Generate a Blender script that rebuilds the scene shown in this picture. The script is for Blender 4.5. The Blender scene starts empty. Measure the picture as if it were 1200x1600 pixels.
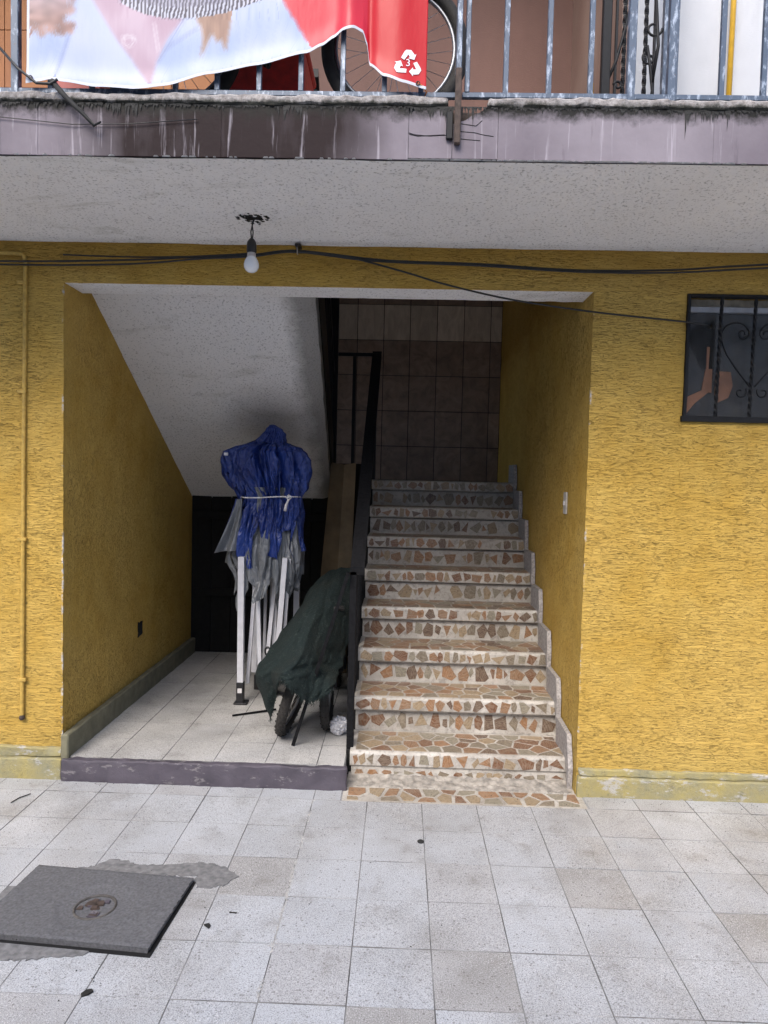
import bpy, bmesh, math, random
from math import sin, cos, pi, radians, sqrt
from mathutils import Vector, Matrix, noise
from mathutils.geometry import tessellate_polygon
random.seed(7)
S = bpy.context.scene
C = S.collection

# ------------------------------------------------------------------ camera
cam = bpy.data.cameras.new('camera'); co = bpy.data.objects.new('camera', cam); C.objects.link(co)
cam.sensor_fit = 'VERTICAL'; cam.sensor_height = 24.0; cam.sensor_width = 18.0
cam.lens = 1087.26/1600*24.0; cam.clip_start = 0.05; cam.clip_end = 500
CR = [(0.99943661, 0.02369284, 0.02377225), (0.0248373, -0.04572075, -0.99864544), (-0.02257386, 0.99867325, -0.04628346)]
r_, d_, f_ = [Vector(v) for v in CR]
M = Matrix((r_, -d_, -f_)).transposed().to_4x4(); M.translation = Vector((0, -3.29, 1.4827))
co.matrix_world = M
S.camera = co
# ------------------------------------------------------------------ sky and sun (soft daylight in a courtyard)
SUN_EL, SUN_AZ = radians(46), radians(200)
w = bpy.data.worlds.new('World'); S.world = w; w.use_nodes = True
nt = w.node_tree; bg = nt.nodes['Background']
sky = nt.nodes.new('ShaderNodeTexSky'); sky.sky_type = 'NISHITA'; sky.sun_disc = False
sky.sun_elevation = SUN_EL; sky.sun_rotation = SUN_AZ; sky.air_density = 1.0; sky.dust_density = 3.0; sky.ozone_density = 1.0
nt.links.new(sky.outputs[0], bg.inputs[0]); bg.inputs[1].default_value = 0.15
sl = bpy.data.lights.new('sun', 'SUN'); sl.energy = 0.85; sl.angle = radians(30); sl.color = (1.0, .985, .965)
so = bpy.data.objects.new('sun', sl); C.objects.link(so)
dirv = Vector((sin(SUN_AZ)*cos(SUN_EL), cos(SUN_AZ)*cos(SUN_EL), sin(SUN_EL)))
so.rotation_euler = dirv.to_track_quat('Z', 'Y').to_euler()
vs = S.view_settings; vs.view_transform = 'Standard'; vs.look = 'None'; vs.exposure = 1.38; vs.gamma = 1; vs.use_curve_mapping = False

# ------------------------------------------------------------------ materials
class G:
    def __init__(s, name):
        s.m = bpy.data.materials.new(name); s.m.use_nodes = True
        s.t = s.m.node_tree; s.b = s.t.nodes['Principled BSDF']; s.n = s.t.nodes; s.l = s.t.links
    def pos(s, scale=(1, 1, 1), obj=False, rot=(0, 0, 0), loc=None):
        if obj: v = s.n.new('ShaderNodeTexCoord').outputs['Object']
        else: v = s.n.new('ShaderNodeNewGeometry').outputs['Position']
        mp = s.n.new('ShaderNodeMapping'); s.l.new(v, mp.inputs[0]); mp.inputs['Scale'].default_value = scale; mp.inputs['Rotation'].default_value = rot
        if loc: mp.inputs['Location'].default_value = loc
        return mp.outputs[0]
    def noise(s, v, sc, det=4, rough=.55, dist=0):
        n = s.n.new('ShaderNodeTexNoise'); s.l.new(v, n.inputs['Vector']); n.inputs['Scale'].default_value = sc
        n.inputs['Detail'].default_value = det; n.inputs['Roughness'].default_value = rough; n.inputs['Distortion'].default_value = dist
        return n.outputs[0]
    def vor(s, v, sc, feat='F1', out=0, rand=1):
        n = s.n.new('ShaderNodeTexVoronoi'); s.l.new(v, n.inputs['Vector']); n.inputs['Scale'].default_value = sc; n.feature = feat
        n.inputs['Randomness'].default_value = rand
        return n.outputs[out]
    def ramp(s, v, stops):
        n = s.n.new('ShaderNodeValToRGB'); s.l.new(v, n.inputs[0]); e = n.color_ramp.elements
        while len(e) < len(stops): e.new(.5)
        for i, (p, c) in enumerate(stops):
            e[i].position = p; e[i].color = (c, c, c, 1) if isinstance(c, (int, float)) else (*c, 1)
        return n.outputs[0]
    def mix(s, f, a, b, mode='MIX'):
        n = s.n.new('ShaderNodeMix'); n.data_type = 'RGBA'; n.blend_type = mode
        for inp, v in ((n.inputs[0], f), (n.inputs[6], a), (n.inputs[7], b)):
            if isinstance(v, (int, float)): inp.default_value = v if inp == n.inputs[0] else (v, v, v, 1)
            elif isinstance(v, tuple): inp.default_value = (*v, 1)
            else: s.l.new(v, inp)
        return n.outputs[2]
    def math(s, op, a, b=0.0, c=None):
        n = s.n.new('ShaderNodeMath'); n.operation = op
        for i, v in enumerate((a, b, c)):
            if v is None: continue
            if isinstance(v, (int, float)): n.inputs[i].default_value = v
            else: s.l.new(v, n.inputs[i])
        return n.outputs[0]
    def sep(s, i):
        g = s.n.new('ShaderNodeNewGeometry'); x = s.n.new('ShaderNodeSeparateXYZ'); s.l.new(g.outputs['Position'], x.inputs[0]); return x.outputs[i]
    def rnd(s):
        o = s.n.new('ShaderNodeObjectInfo').outputs['Random']; g = s.n.new('ShaderNodeNewGeometry').outputs['Random Per Island']
        return s.math('FRACT', s.math('ADD', o, g))
    def bump(s, h, st=.5, d=.01, prev=None):
        n = s.n.new('ShaderNodeBump'); s.l.new(h, n.inputs['Height']); n.inputs['Strength'].default_value = st; n.inputs['Distance'].default_value = d
        if prev: s.l.new(prev, n.inputs['Normal'])
        return n.outputs[0]
    def fin(s, col, rough=.6, nrm=None, metal=0, spec=.5, **k):
        if isinstance(col, tuple): s.b.inputs['Base Color'].default_value = (*col, 1)
        else: s.l.new(col, s.b.inputs['Base Color'])
        if isinstance(rough, (int, float)): s.b.inputs['Roughness'].default_value = rough
        else: s.l.new(rough, s.b.inputs['Roughness'])
        if nrm: s.l.new(nrm, s.b.inputs['Normal'])
        s.b.inputs['Metallic'].default_value = metal; s.b.inputs['Specular IOR Level'].default_value = spec
        for kk, v in k.items(): s.b.inputs[kk].default_value = v
        return s.m

def plain(name, col, rough=.6, metal=0, var=.25, sc=30, bump=.15, spec=.5):
    g = G(name); p = g.pos()
    n = g.noise(p, sc, 5)
    c = g.mix(g.ramp(n, [(.3, 0), (.7, 1)]), tuple(x*(1-var) for x in col), tuple(min(1, x*(1+var)) for x in col))
    return g.fin(c, rough, g.bump(g.noise(p, sc*6, 3), bump, .002), metal, spec)

def stucco_yellow(name, axis):
    # raked render: long shallow gouges along 'x' (street face) or leaning upright (returns)
    g = G(name)
    if axis == 'x':
        p = g.pos((8, 8, 75)); q = g.pos((14, 14, 120)); wv = g.pos((1, 1, 5))
    else:
        p = g.pos((36, 36, 15)); q = g.pos((80, 80, 40)); wv = g.pos((1, 1, 1))
    base = g.pos()
    warp = g.noise(base, 3.2, 3)
    a = g.noise(p, 1.6, 6, .62, 1.3)
    b = g.noise(q, 1.7, 4, .6, .6)
    fine = g.noise(base, 240, 3, .6)
    big = g.noise(base, 1.1, 4)
    mid = g.noise(base, 6, 4)
    ridge = g.math('ABSOLUTE', g.math('SUBTRACT', a, .5))
    amount = g.ramp(g.noise(base, 2.3, 3), [(.34, .012), (.68, .032)])
    line = g.math('SUBTRACT', 1.0, g.math('MINIMUM', g.math('DIVIDE', ridge, amount), 1.0))
    line = g.math('MULTIPLY', line, g.ramp(b, [(.42, 0), (.56, 1)]))
    dots = g.ramp(g.vor(g.pos((1, 1, 1.6)), 75), [(.10, 1), (.20, 0)])
    dots = g.math('MULTIPLY', dots, g.ramp(g.noise(base, 9, 2), [(.5, 0), (.62, .7)]))
    crack = g.math('MAXIMUM', line, dots)
    col = g.mix(g.ramp(mid, [(.3, 0), (.72, 1)]), (.52, .318, .056), (.62, .410, .100))
    col = g.mix(g.ramp(big, [(.40, 0), (.66, .55)]), col, (.66, .455, .135))
    # greyish-olive dirt drifting in patches, more near the foot
    z = g.sep(2)
    foot = g.ramp(g.math('ADD', z, g.math('MULTIPLY', warp, .3)), [(.10, .55), (.42, 0)])
    dirt = g.ramp(g.noise(base, 4.2, 6, .7), [(.55, 0), (.78, .5)])
    col = g.mix(dirt, col, (.44, .29, .055)); col = g.mix(foot, col, (.52, .42, .15))
    orange = g.ramp(g.math('ADD', z, g.math('MULTIPLY', g.noise(g.pos((2, 2, 14)), 1.5, 4), .22)), [(.0, 0), (.96, 0)])
    top_tone = g.n.new('ShaderNodeMapRange'); g.l.new(g.math('ADD', z, g.math('MULTIPLY', g.noise(g.pos((1.5, 1.5, 8)), 2, 5), .28)), top_tone.inputs[0])
    top_tone.inputs[1].default_value = 2.48; top_tone.inputs[2].default_value = 2.72
    col = g.mix(g.math('MULTIPLY', top_tone.outputs[0], .7), col, (.33, .17, .018))  # wall turns deeper orange-brown towards the top
    col = g.mix(g.math('MULTIPLY', crack, .85), col, (.085, .050, .016))
    col = g.mix(g.ramp(b, [(.3, .35), (.55, 0)]), col, (.36, .22, .035))
    # knocked-off paint along the two opening corners, white plaster below
    x = g.sep(0)
    e1 = g.math('ABSOLUTE', g.math('ADD', x, 1.610)); e2 = g.math('ABSOLUTE', g.math('SUBTRACT', x, .874))
    y = g.math('ABSOLUTE', g.sep(1))
    ed = g.math('ADD', g.math('MINIMUM', e1, e2), y)
    chip = g.math('MULTIPLY', g.ramp(ed, [(.004, 1), (.010, 0)]), g.ramp(g.noise(g.pos((1, 1, .6)), 9, 6, .8), [(.53, 0), (.58, 1)]))
    chip = g.math('MULTIPLY', chip, g.math('LESS_THAN', z, 2.372))
    col = g.mix(chip, col, (.62, .60, .56))
    h = g.math('SUBTRACT', g.math('ADD', g.math('MULTIPLY', a, .9), g.math('MULTIPLY', b, .45)), g.math('MULTIPLY', crack, .55))
    n1 = g.bump(h, .9, .008 if axis == 'x' else .013)
    n2 = g.bump(fine, .35, .002, n1)
    return g.fin(col, .8, n2, spec=.25)

def stucco_white(name, tint=(.88, .88, .89), grime=False):
    g = G(name); base = g.pos()
    v = g.vor(base, 85, 'F1'); n = g.noise(base, 60, 5, .65, .6); pits = g.ramp(g.noise(base, 95, 3, .6), [(.34, 1), (.42, 0)])
    big = g.noise(base, 1.6, 5)
    col = g.mix(g.ramp(big, [(.35, 0), (.7, 1)]), tuple(t*.93 for t in tint), tint)
    col = g.mix(g.math('MULTIPLY', pits, .7), col, tuple(t*.4 for t in tint))
    st = g.ramp(g.noise(g.pos((1, 2.5, 1)), 1.3, 6, .7, 1.2), [(.57, 0), (.66, .25), (.70, 0)])
    col = g.mix(st, col, (.22, .21, .14))
    if grime:
        x = g.sep(0)
        mr = g.n.new('ShaderNodeMapRange'); g.l.new(g.math('ADD', x, g.math('MULTIPLY', g.noise(g.pos((1, 1, .8)), 7, 6, .7), .16)), mr.inputs[0])
        mr.inputs[1].default_value = -.58; mr.inputs[2].default_value = -.47
        col = g.mix(g.math('MULTIPLY', mr.outputs[0], .8), col, (.20, .195, .185))
        # darker brown smudge above the tied tent
        vd = g.n.new('ShaderNodeVectorMath'); vd.operation = 'DISTANCE'; vd.inputs[1].default_value = (-.80, 1.15, 1.87)
        gg = g.n.new('ShaderNodeNewGeometry'); g.l.new(gg.outputs['Position'], vd.inputs[0])
        sm = g.ramp(g.math('ADD', vd.outputs['Value'], g.math('MULTIPLY', g.noise(base, 5, 4), .2)), [(.18, .35), (.45, 0)])
        col = g.mix(sm, col, (.19, .15, .10))
    h = g.math('SUBTRACT', g.math('ADD', g.math('MULTIPLY', n, .8), g.math('MULTIPLY', v, .5)), g.math('MULTIPLY', pits, .6))
    return g.fin(col, .85, g.bump(h, .7, .006), spec=.2)

def terrazzo(name, a=(.40, .418, .445), b=(.44, .458, .485)):
    g = G(name); p = g.pos(); r = g.rnd()
    col = g.mix(r, a, b)
    col = g.mix(g.ramp(r, [(.92, 0), (.94, .42)]), col, (.30, .285, .275))
    big = g.noise(p, 1.7, 6, .65); col = g.mix(g.ramp(big, [(.42, 0), (.64, .75)]), col, (.265, .26, .252))
    lite = g.ramp(g.noise(p, 3.1, 5, .6), [(.5, 0), (.75, .45)]); col = g.mix(lite, col, (.54, .545, .56))
    v = g.vor(p, 200); vc = g.vor(p, 200, 'F1', 1)
    hue = g.n.new('ShaderNodeSeparateColor'); g.l.new(vc, hue.inputs[0])
    chipm = g.math('MULTIPLY', g.ramp(v, [(.30, 1), (.40, 0)]), g.ramp(hue.outputs[0], [(.55, 0), (.6, 1)]))
    wear = g.ramp(g.noise(p, 2.2, 4), [(.42, .10), (.65, .75)])
    col = g.mix(g.math('MULTIPLY', chipm, wear), col, (.66, .66, .67))
    spk = g.noise(p, 260, 3, .7)
    col = g.mix(g.ramp(spk, [(.38, .75), (.48, 0)]), col, (.13, .125, .12)); col = g.mix(g.ramp(spk, [(.55, 0), (.68, .55)]), col, (.66, .66, .67))
    v2 = g.vor(p, 70); vc2 = g.vor(p, 70, 'F1', 1); hue2 = g.n.new('ShaderNodeSeparateColor'); g.l.new(vc2, hue2.inputs[0])
    dk = g.math('MULTIPLY', g.ramp(v2, [(.18, 1), (.30, 0)]), g.ramp(hue2.outputs[1], [(.70, 0), (.78, .6)]))
    col = g.mix(dk, col, (.10, .09, .085))
    stain = g.ramp(g.noise(p, 7, 6, .75), [(.56, 0), (.70, .55)]); col = g.mix(stain, col, (.19, .18, .165))
    rough = g.ramp(g.noise(p, 5, 5), [(.3, .38), (.7, .68)])
    return g.fin(col, rough, g.bump(g.noise(p, 90, 4), .12, .003), spec=.4)

def stone_piece(name):
    g = G(name); r = g.rnd()
    p = g.pos()
    rot = g.n.new('ShaderNodeVectorRotate'); rot.rotation_type = 'EULER_XYZ'; g.l.new(p, rot.inputs[0])
    cb = g.n.new('ShaderNodeCombineXYZ')
    for i, k in enumerate((6.28, 17.3, 31.1)): g.l.new(g.math('MULTIPLY', r, k), cb.inputs[i])
    g.l.new(cb.outputs[0], rot.inputs['Rotation'])
    wv = g.n.new('ShaderNodeTexWave'); g.l.new(rot.outputs[0], wv.inputs[0]); wv.inputs['Scale'].default_value = 30; wv.inputs['Distortion'].default_value = 11; wv.inputs['Detail'].default_value = 4
    col = g.ramp(r, [(0, (.15, .065, .030)), (.14, (.23, .120, .058)), (.30, (.27, .20, .12)), (.42, (.17, .14, .10)), (.54, (.30, .22, .13)), (.66, (.105, .062, .040)), (.78, (.22, .20, .15)), (.9, (.27, .135, .060))])
    for n_ in g.n:
        if n_.bl_idname == 'ShaderNodeValToRGB': n_.color_ramp.interpolation = 'CONSTANT' if len(n_.color_ramp.elements) == 8 else 'LINEAR'
    band = g.ramp(wv.outputs[0], [(.25, 0), (.8, 1)])
    col = g.mix(g.math('MULTIPLY', band, .40), col, g.mix(.45, col, (.50, .43, .34)))
    col = g.mix(g.ramp(g.noise(p, 28, 6, .7, 1.2), [(.45, 0), (.62, .35)]), col, (.33, .28, .21)); col = g.mix(g.ramp(g.noise(p, 60, 5, .7), [(.50, 0), (.70, .6)]), col, (.085, .055, .038))
    return g.fin(col, g.ramp(g.noise(p, 12, 4), [(.3, .28), (.7, .5)]), g.bump(g.noise(p, 70, 4), .12, .002), spec=.5)

def grout(name):
    g = G(name); p = g.pos()
    col = g.mix(g.ramp(g.noise(p, 3, 5, .7), [(.35, 0), (.65, 1)]), (.56, .53, .48), (.33, .30, .26))
    col = g.mix(g.ramp(g.noise(g.pos((1, 1, 1)), 38, 5, .7), [(.5, 0), (.66, .6)]), col, (.17, .15, .13))
    col = g.mix(g.ramp(g.vor(p, 160), [(.12, .7), (.25, 0)]), col, (.20, .18, .16))
    return g.fin(col, .5, g.bump(g.noise(p, 120, 4), .25, .003))

def wall_tile(name, lo, hi, streak=False):
    g = G(name); p = g.pos((1, 1, .35) if streak else (1, 1, 1))
    r = g.rnd(); n = g.noise(p, 9 if not streak else 16, 7, .7, .8)
    col = g.mix(g.ramp(n, [(.35, 0), (.68, 1)]), lo, hi)
    col = g.mix(g.math('MULTIPLY', r, .35), col, tuple(x*.6 for x in lo))
    return g.fin(col, .45, g.bump(n, .15, .004))

def fascia_mat():
    g = G('purple_glazed_tile'); p = g.pos(); x = g.sep(0)
    col = g.mix(g.ramp(g.noise(p, 3, 5), [(.35, 0), (.7, 1)]), (.150, .130, .150), (.235, .210, .235))
    sh = g.math('ADD', x, g.math('MULTIPLY', g.noise(p, 2.5, 3), .25))
    def rng(a, b, c, d):
        m1 = g.n.new('ShaderNodeMapRange'); g.l.new(sh, m1.inputs[0]); m1.inputs[1].default_value = a; m1.inputs[2].default_value = b
        m2 = g.n.new('ShaderNodeMapRange'); g.l.new(sh, m2.inputs[0]); m2.inputs[1].default_value = c; m2.inputs[2].default_value = d
        return g.math('MULTIPLY', m1.outputs[0], g.math('SUBTRACT', 1.0, m2.outputs[0]))
    wet = g.math('MULTIPLY', rng(-1.10, -.88, -.16, .06), g.ramp(g.noise(g.pos((1, 1, .25)), 11, 5, .6), [(.25, .8), (.6, 1)]))
    col = g.mix(g.math('MULTIPLY', wet, 1.08), col, (.014, .007, .008))
    stv = g.noise(g.pos((1, 1, .06)), 42, 5, .62, .3)
    streak = g.ramp(stv, [(.585, 0), (.69, .5)])
    col = g.mix(streak, col, (.42, .39, .43))
    dk = g.ramp(g.noise(g.pos((1, 1, .12)), 26, 5, .65), [(.60, 0), (.75, .6)]); col = g.mix(dk, col, (.045, .035, .04))
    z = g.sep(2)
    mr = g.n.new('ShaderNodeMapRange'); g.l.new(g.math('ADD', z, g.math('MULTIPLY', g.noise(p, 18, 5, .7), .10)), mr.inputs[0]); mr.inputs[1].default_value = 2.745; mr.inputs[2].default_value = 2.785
    col = g.mix(g.math('MULTIPLY', mr.outputs[0], .97), col, (.012, .012, .010))  # black top edge: grime and the lip's overhang shadow, both painted in
    return g.fin(col, .62, g.bump(g.noise(p, 40, 4), .3, .004), spec=.15)

def dark_edged_lip():
    g = G('weathered_lip_mortar'); p = g.pos()
    n = g.noise(p, 42, 8, .78)
    col = g.mix(g.ramp(n, [(.40, 0), (.62, 1)]), (.40, .38, .37), (.20, .18, .17))
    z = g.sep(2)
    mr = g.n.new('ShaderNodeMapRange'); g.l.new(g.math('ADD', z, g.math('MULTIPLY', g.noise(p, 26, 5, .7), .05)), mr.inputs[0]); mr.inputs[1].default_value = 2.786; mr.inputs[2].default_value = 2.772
    col = g.mix(g.math('MULTIPLY', mr.outputs[0], .93), col, (.02, .022, .016))  # near-black towards the lower edge of the lip
    return g.fin(col, .85, g.bump(n, .8, .01), spec=.2)

def paint_metal(name, col, worn=(.3, .34, .4), amt=.35):
    g = G(name); p = g.pos((1, 1, .35))
    n = g.noise(p, 55, 6, .7)
    c = g.mix(g.ramp(n, [(.52, 0), (.66, amt)]), col, worn)
    c = g.mix(g.ramp(g.noise(g.pos(), 80, 5, .7), [(.62, 0), (.7, .6)]), c, (.09, .045, .025))
    return g.fin(c, .42, g.bump(n, .25, .003), 0.1)

def net_mat():
    g = G('green_shade_net'); tc = g.pos()
    wx = g.n.new('ShaderNodeTexWave'); g.l.new(tc, wx.inputs[0]); wx.inputs['Scale'].default_value = 75; wx.bands_direction = 'Z'; wx.inputs['Distortion'].default_value = 1.5
    wy = g.n.new('ShaderNodeTexWave'); g.l.new(tc, wy.inputs[0]); wy.inputs['Scale'].default_value = 75; wy.bands_direction = 'X'; wy.inputs['Distortion'].default_value = 1.5
    h = g.math('MULTIPLY', wx.outputs['Fac'], wy.outputs['Fac'])
    c = g.mix(h, (.008, .014, .014), (.044, .068, .066))
    c = g.mix(g.ramp(g.noise(tc, 120, 4), [(.55, 0), (.7, .7)]), c, (.075, .095, .085))
    c = g.mix(g.ramp(g.noise(tc, 6, 5), [(.5, 0), (.8, .35)]), c, (.05, .047, .038))
    return g.fin(c, .85, g.bump(h, .8, .006, g.bump(g.noise(tc, 28, 5, .6, .5), .8, .02)), spec=.2)

def fabric(name, a, b, rough=.45, sc=5, coat=0):
    g = G(name); p = g.pos()
    c = g.mix(g.ramp(g.noise(p, sc, 4), [(.35, 0), (.7, 1)]), a, b)
    c = g.mix(g.ramp(g.noise(p, 35, 5, .7), [(.6, 0), (.75, .3)]), c, tuple(x*.5 for x in a))
    cz = g.math('ABSOLUTE', g.math('SUBTRACT', g.noise(g.pos((1, 1, .45)), 9, 3, .5, .7), .5)); c2 = g.math('ABSOLUTE', g.math('SUBTRACT', g.noise(g.pos((1, 1, .8)), 24, 2, .5, .4), .5))
    nb = g.bump(g.math('ADD', cz, g.math('MULTIPLY', c2, .35)), .9, .05)
    return g.fin(c, rough, g.bump(g.noise(p, 300, 2), .15, .001, nb), spec=.45)

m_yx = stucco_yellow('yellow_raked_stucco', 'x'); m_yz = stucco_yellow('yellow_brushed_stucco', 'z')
m_ceil = stucco_white('white_stippled_plaster'); m_soffit = stucco_white('white_stair_underside_plaster', (.82, .81, .80), True)
m_terr = terrazzo('terrazzo_tile'); m_terr2 = terrazzo('alcove_terrazzo_tile', (.46, .45, .43), (.53, .52, .50))
m_terrw = terrazzo('worn_terrazzo_tile', (.31, .305, .30), (.33, .325, .32)); m_stone = stone_piece('crazy_paving_stone'); m_grout = grout('pale_grout')
m_slate = wall_tile('brown_slate_tile', (.17, .115, .085), (.34, .245, .185)); m_trav = wall_tile('travertine_tile', (.42, .34, .26), (.66, .56, .45), True)
def jointm():
    g = G('worn_joint_mortar'); p = g.pos()
    c = g.mix(g.ramp(g.noise(p, 2.6, 5, .7), [(.40, 0), (.60, 1)]), (.30, .30, .30), (.11, .108, .105))
    return g.fin(c, .9)
m_joint = jointm(); m_joint2 = plain('dark_brown_joint', (.018, .014, .012), .9)
m_fascia = fascia_mat(); m_lip = dark_edged_lip()
m_mortar = plain('grey_mortar', (.165, .164, .166), .9, sc=45, var=.35, bump=.7); m_mortarw = plain('pale_crumbled_mortar', (.37, .365, .355), .9, sc=60, bump=.6)
m_fillet = plain('crumbling_pale_mortar', (.30, .275, .24), .85, sc=26, var=.45, bump=.9)
m_kerb = None
def kerbm():
    g = G('purple_grey_kerb_paint'); p = g.pos()
    c = g.mix(g.ramp(g.noise(p, 9, 5), [(.3, 0), (.7, 1)]), (.055, .048, .062), (.090, .078, .098))
    c = g.mix(g.ramp(g.noise(g.pos((1, 1, 2.5)), 11, 7, .72), [(.59, 0), (.64, .7)]), c, (.22, .205, .21))
    return g.fin(c, .7, g.bump(g.noise(p, 30, 6, .7), .6, .008))
m_kerb = kerbm()
def skirtm():
    g = G('faded_yellow_skirting'); p = g.pos()
    c = g.mix(g.ramp(g.noise(p, 7, 6, .7), [(.35, 0), (.65, 1)]), (.40, .33, .12), (.27, .26, .17))
    c = g.mix(g.ramp(g.noise(g.pos((1, 1, 2.5)), 8, 7, .75), [(.55, 0), (.60, .8)]), c, (.47, .46, .45))
    c = g.mix(g.ramp(g.noise(p, 22, 6, .75), [(.58, 0), (.66, .5)]), c, (.12, .11, .07))
    return g.fin(c, .8, g.bump(g.noise(p, 35, 7, .75), .9, .012))
m_skirt = skirtm()
m_skgrey = plain('olive_grey_cement', (.17, .16, .105), .85, sc=14, bump=.5)
m_tskirt = plain('grey_terrazzo_skirting', (.33, .31, .30), .6, sc=80, var=.4)
m_blackm = plain('black_painted_iron', (.010, .010, .011), .5, 0, spec=.25); m_rail = plain('dark_dusty_iron', (.008, .008, .009), .7, 0, sc=60, var=.5, spec=.12)
m_blue_iron = paint_metal('slate_blue_railing_paint', (.060, .085, .125), (.42, .48, .57), .85)
m_blackdoor = plain('blackened_door', (.005, .005, .005), .95, var=.4)
m_cable = plain('black_cable_rubber', (.012, .012, .012), .5); m_copper = plain('brass_clip', (.3, .28, .25), .4, .8)
m_bulb = G('frosted_bulb_glass').fin((.78, .80, .82), .25, spec=.6)
m_bulbbase = plain('bulb_collar_plastic', (.45, .42, .40), .4)
m_white = plain('white_powder_coat', (.56, .56, .59), .35, var=.1, sc=20); m_blackpl = plain('black_plastic', (.012, .012, .014), .4)
m_bluec = fabric('royal_blue_canopy_nylon', (.008, .022, .13), (.015, .042, .215), .36)
m_greyc = fabric('grey_canopy_lining', (.11, .12, .13), (.20, .21, .225), .4)
m_net = net_mat(); m_card = plain('shaded_cardboard', (.13, .095, .055), .85, sc=8); m_card2 = plain('lit_cardboard', (.20, .15, .09), .85, sc=8)
m_rubber = plain('tyre_rubber', (.020, .019, .018), .8, sc=60, bump=.6); m_rubberd = plain('dusty_tyre_rubber', (.030, .027, .024), .9, sc=70, bump=.8)
m_alu = plain('aluminium', (.34, .35, .37), .45, .8, var=.15); m_steel = plain('steel_spoke', (.42, .42, .43), .3, .9)
m_brownw = None
def upwall(name, a, b, sc=2.0):
    g = G(name); p = g.pos(); c = g.mix(g.ramp(g.noise(g.pos((1, 1, .5)), sc, 6, .6), [(.35, 0), (.7, 1)]), a, b)
    c = g.mix(g.ramp(g.noise(g.pos((1, 1, .2)), 6, 5), [(.6, 0), (.8, .5)]), c, tuple(x*.5 for x in a))
    return g.fin(c, .7, g.bump(g.noise(g.pos((1, 1, 3)), 60, 5, .7), .35, .004))
m_brownw = upwall('terracotta_brown_paint', (.095, .044, .032), (.145, .072, .054)); m_beige = upwall('faded_salmon_paint', (.20, .12, .09), (.29, .20, .155))
m_whitew = upwall('white_scored_render', (.44, .45, .47), (.52, .53, .55), 3)
m_orange = upwall('orange_brown_tile_glaze', (.26, .10, .035), (.33, .135, .045), 6)
m_red = plain('red_plastic', (.38, .025, .015), .35, var=.15, sc=5); m_redd = plain('dull_red_paint', (.55, .03, .02), .5)
m_ypipe = plain('yellow_gas_pipe_paint', (.62, .36, .03), .4, var=.12); m_conduit = plain('yellow_painted_conduit', (.46, .30, .065), .6, sc=50)
m_cover = plain('grey_cast_concrete', (.115, .115, .122), .9, sc=110, var=.28, bump=.9); m_rust = plain('rusty_brown_grime', (.060, .042, .034), .85, sc=40, var=.5, bump=.6)
m_glass = G('dusty_dark_glass'); _p = m_glass.pos(); m_glass = m_glass.fin(m_glass.mix(m_glass.ramp(m_glass.noise(_p, 9, 5), [(.4, 0), (.7, 1)]), (.035, .034, .033), (.060, .057, .054)), .22, spec=.6)
m_hole = plain('unlit_interior', (.003, .003, .003), .9); m_cardo = plain('orange_cardboard', (.36, .165, .085), .8, sc=12)
m_cream = plain('cream_blind_fabric', (.42, .38, .30), .8)
m_cord = plain('white_nylon_cord', (.62, .60, .60), .7); m_bag = G('crumpled_white_plastic').fin((.50, .50, .53), .3, spec=.6)
m_switch = plain('ivory_switch_plate', (.48, .45, .40), .4); m_socket = plain('black_lamp_holder', (.015, .013, .012), .35)
m_leaf = plain('dark_dry_debris', (.015, .015, .014), .8); m_opp = plain('pale_courtyard_render', (.78, .78, .79), .85, sc=2)
m_asph = plain('courtyard_cement', (.30, .30, .30), .9, sc=3)

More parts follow.
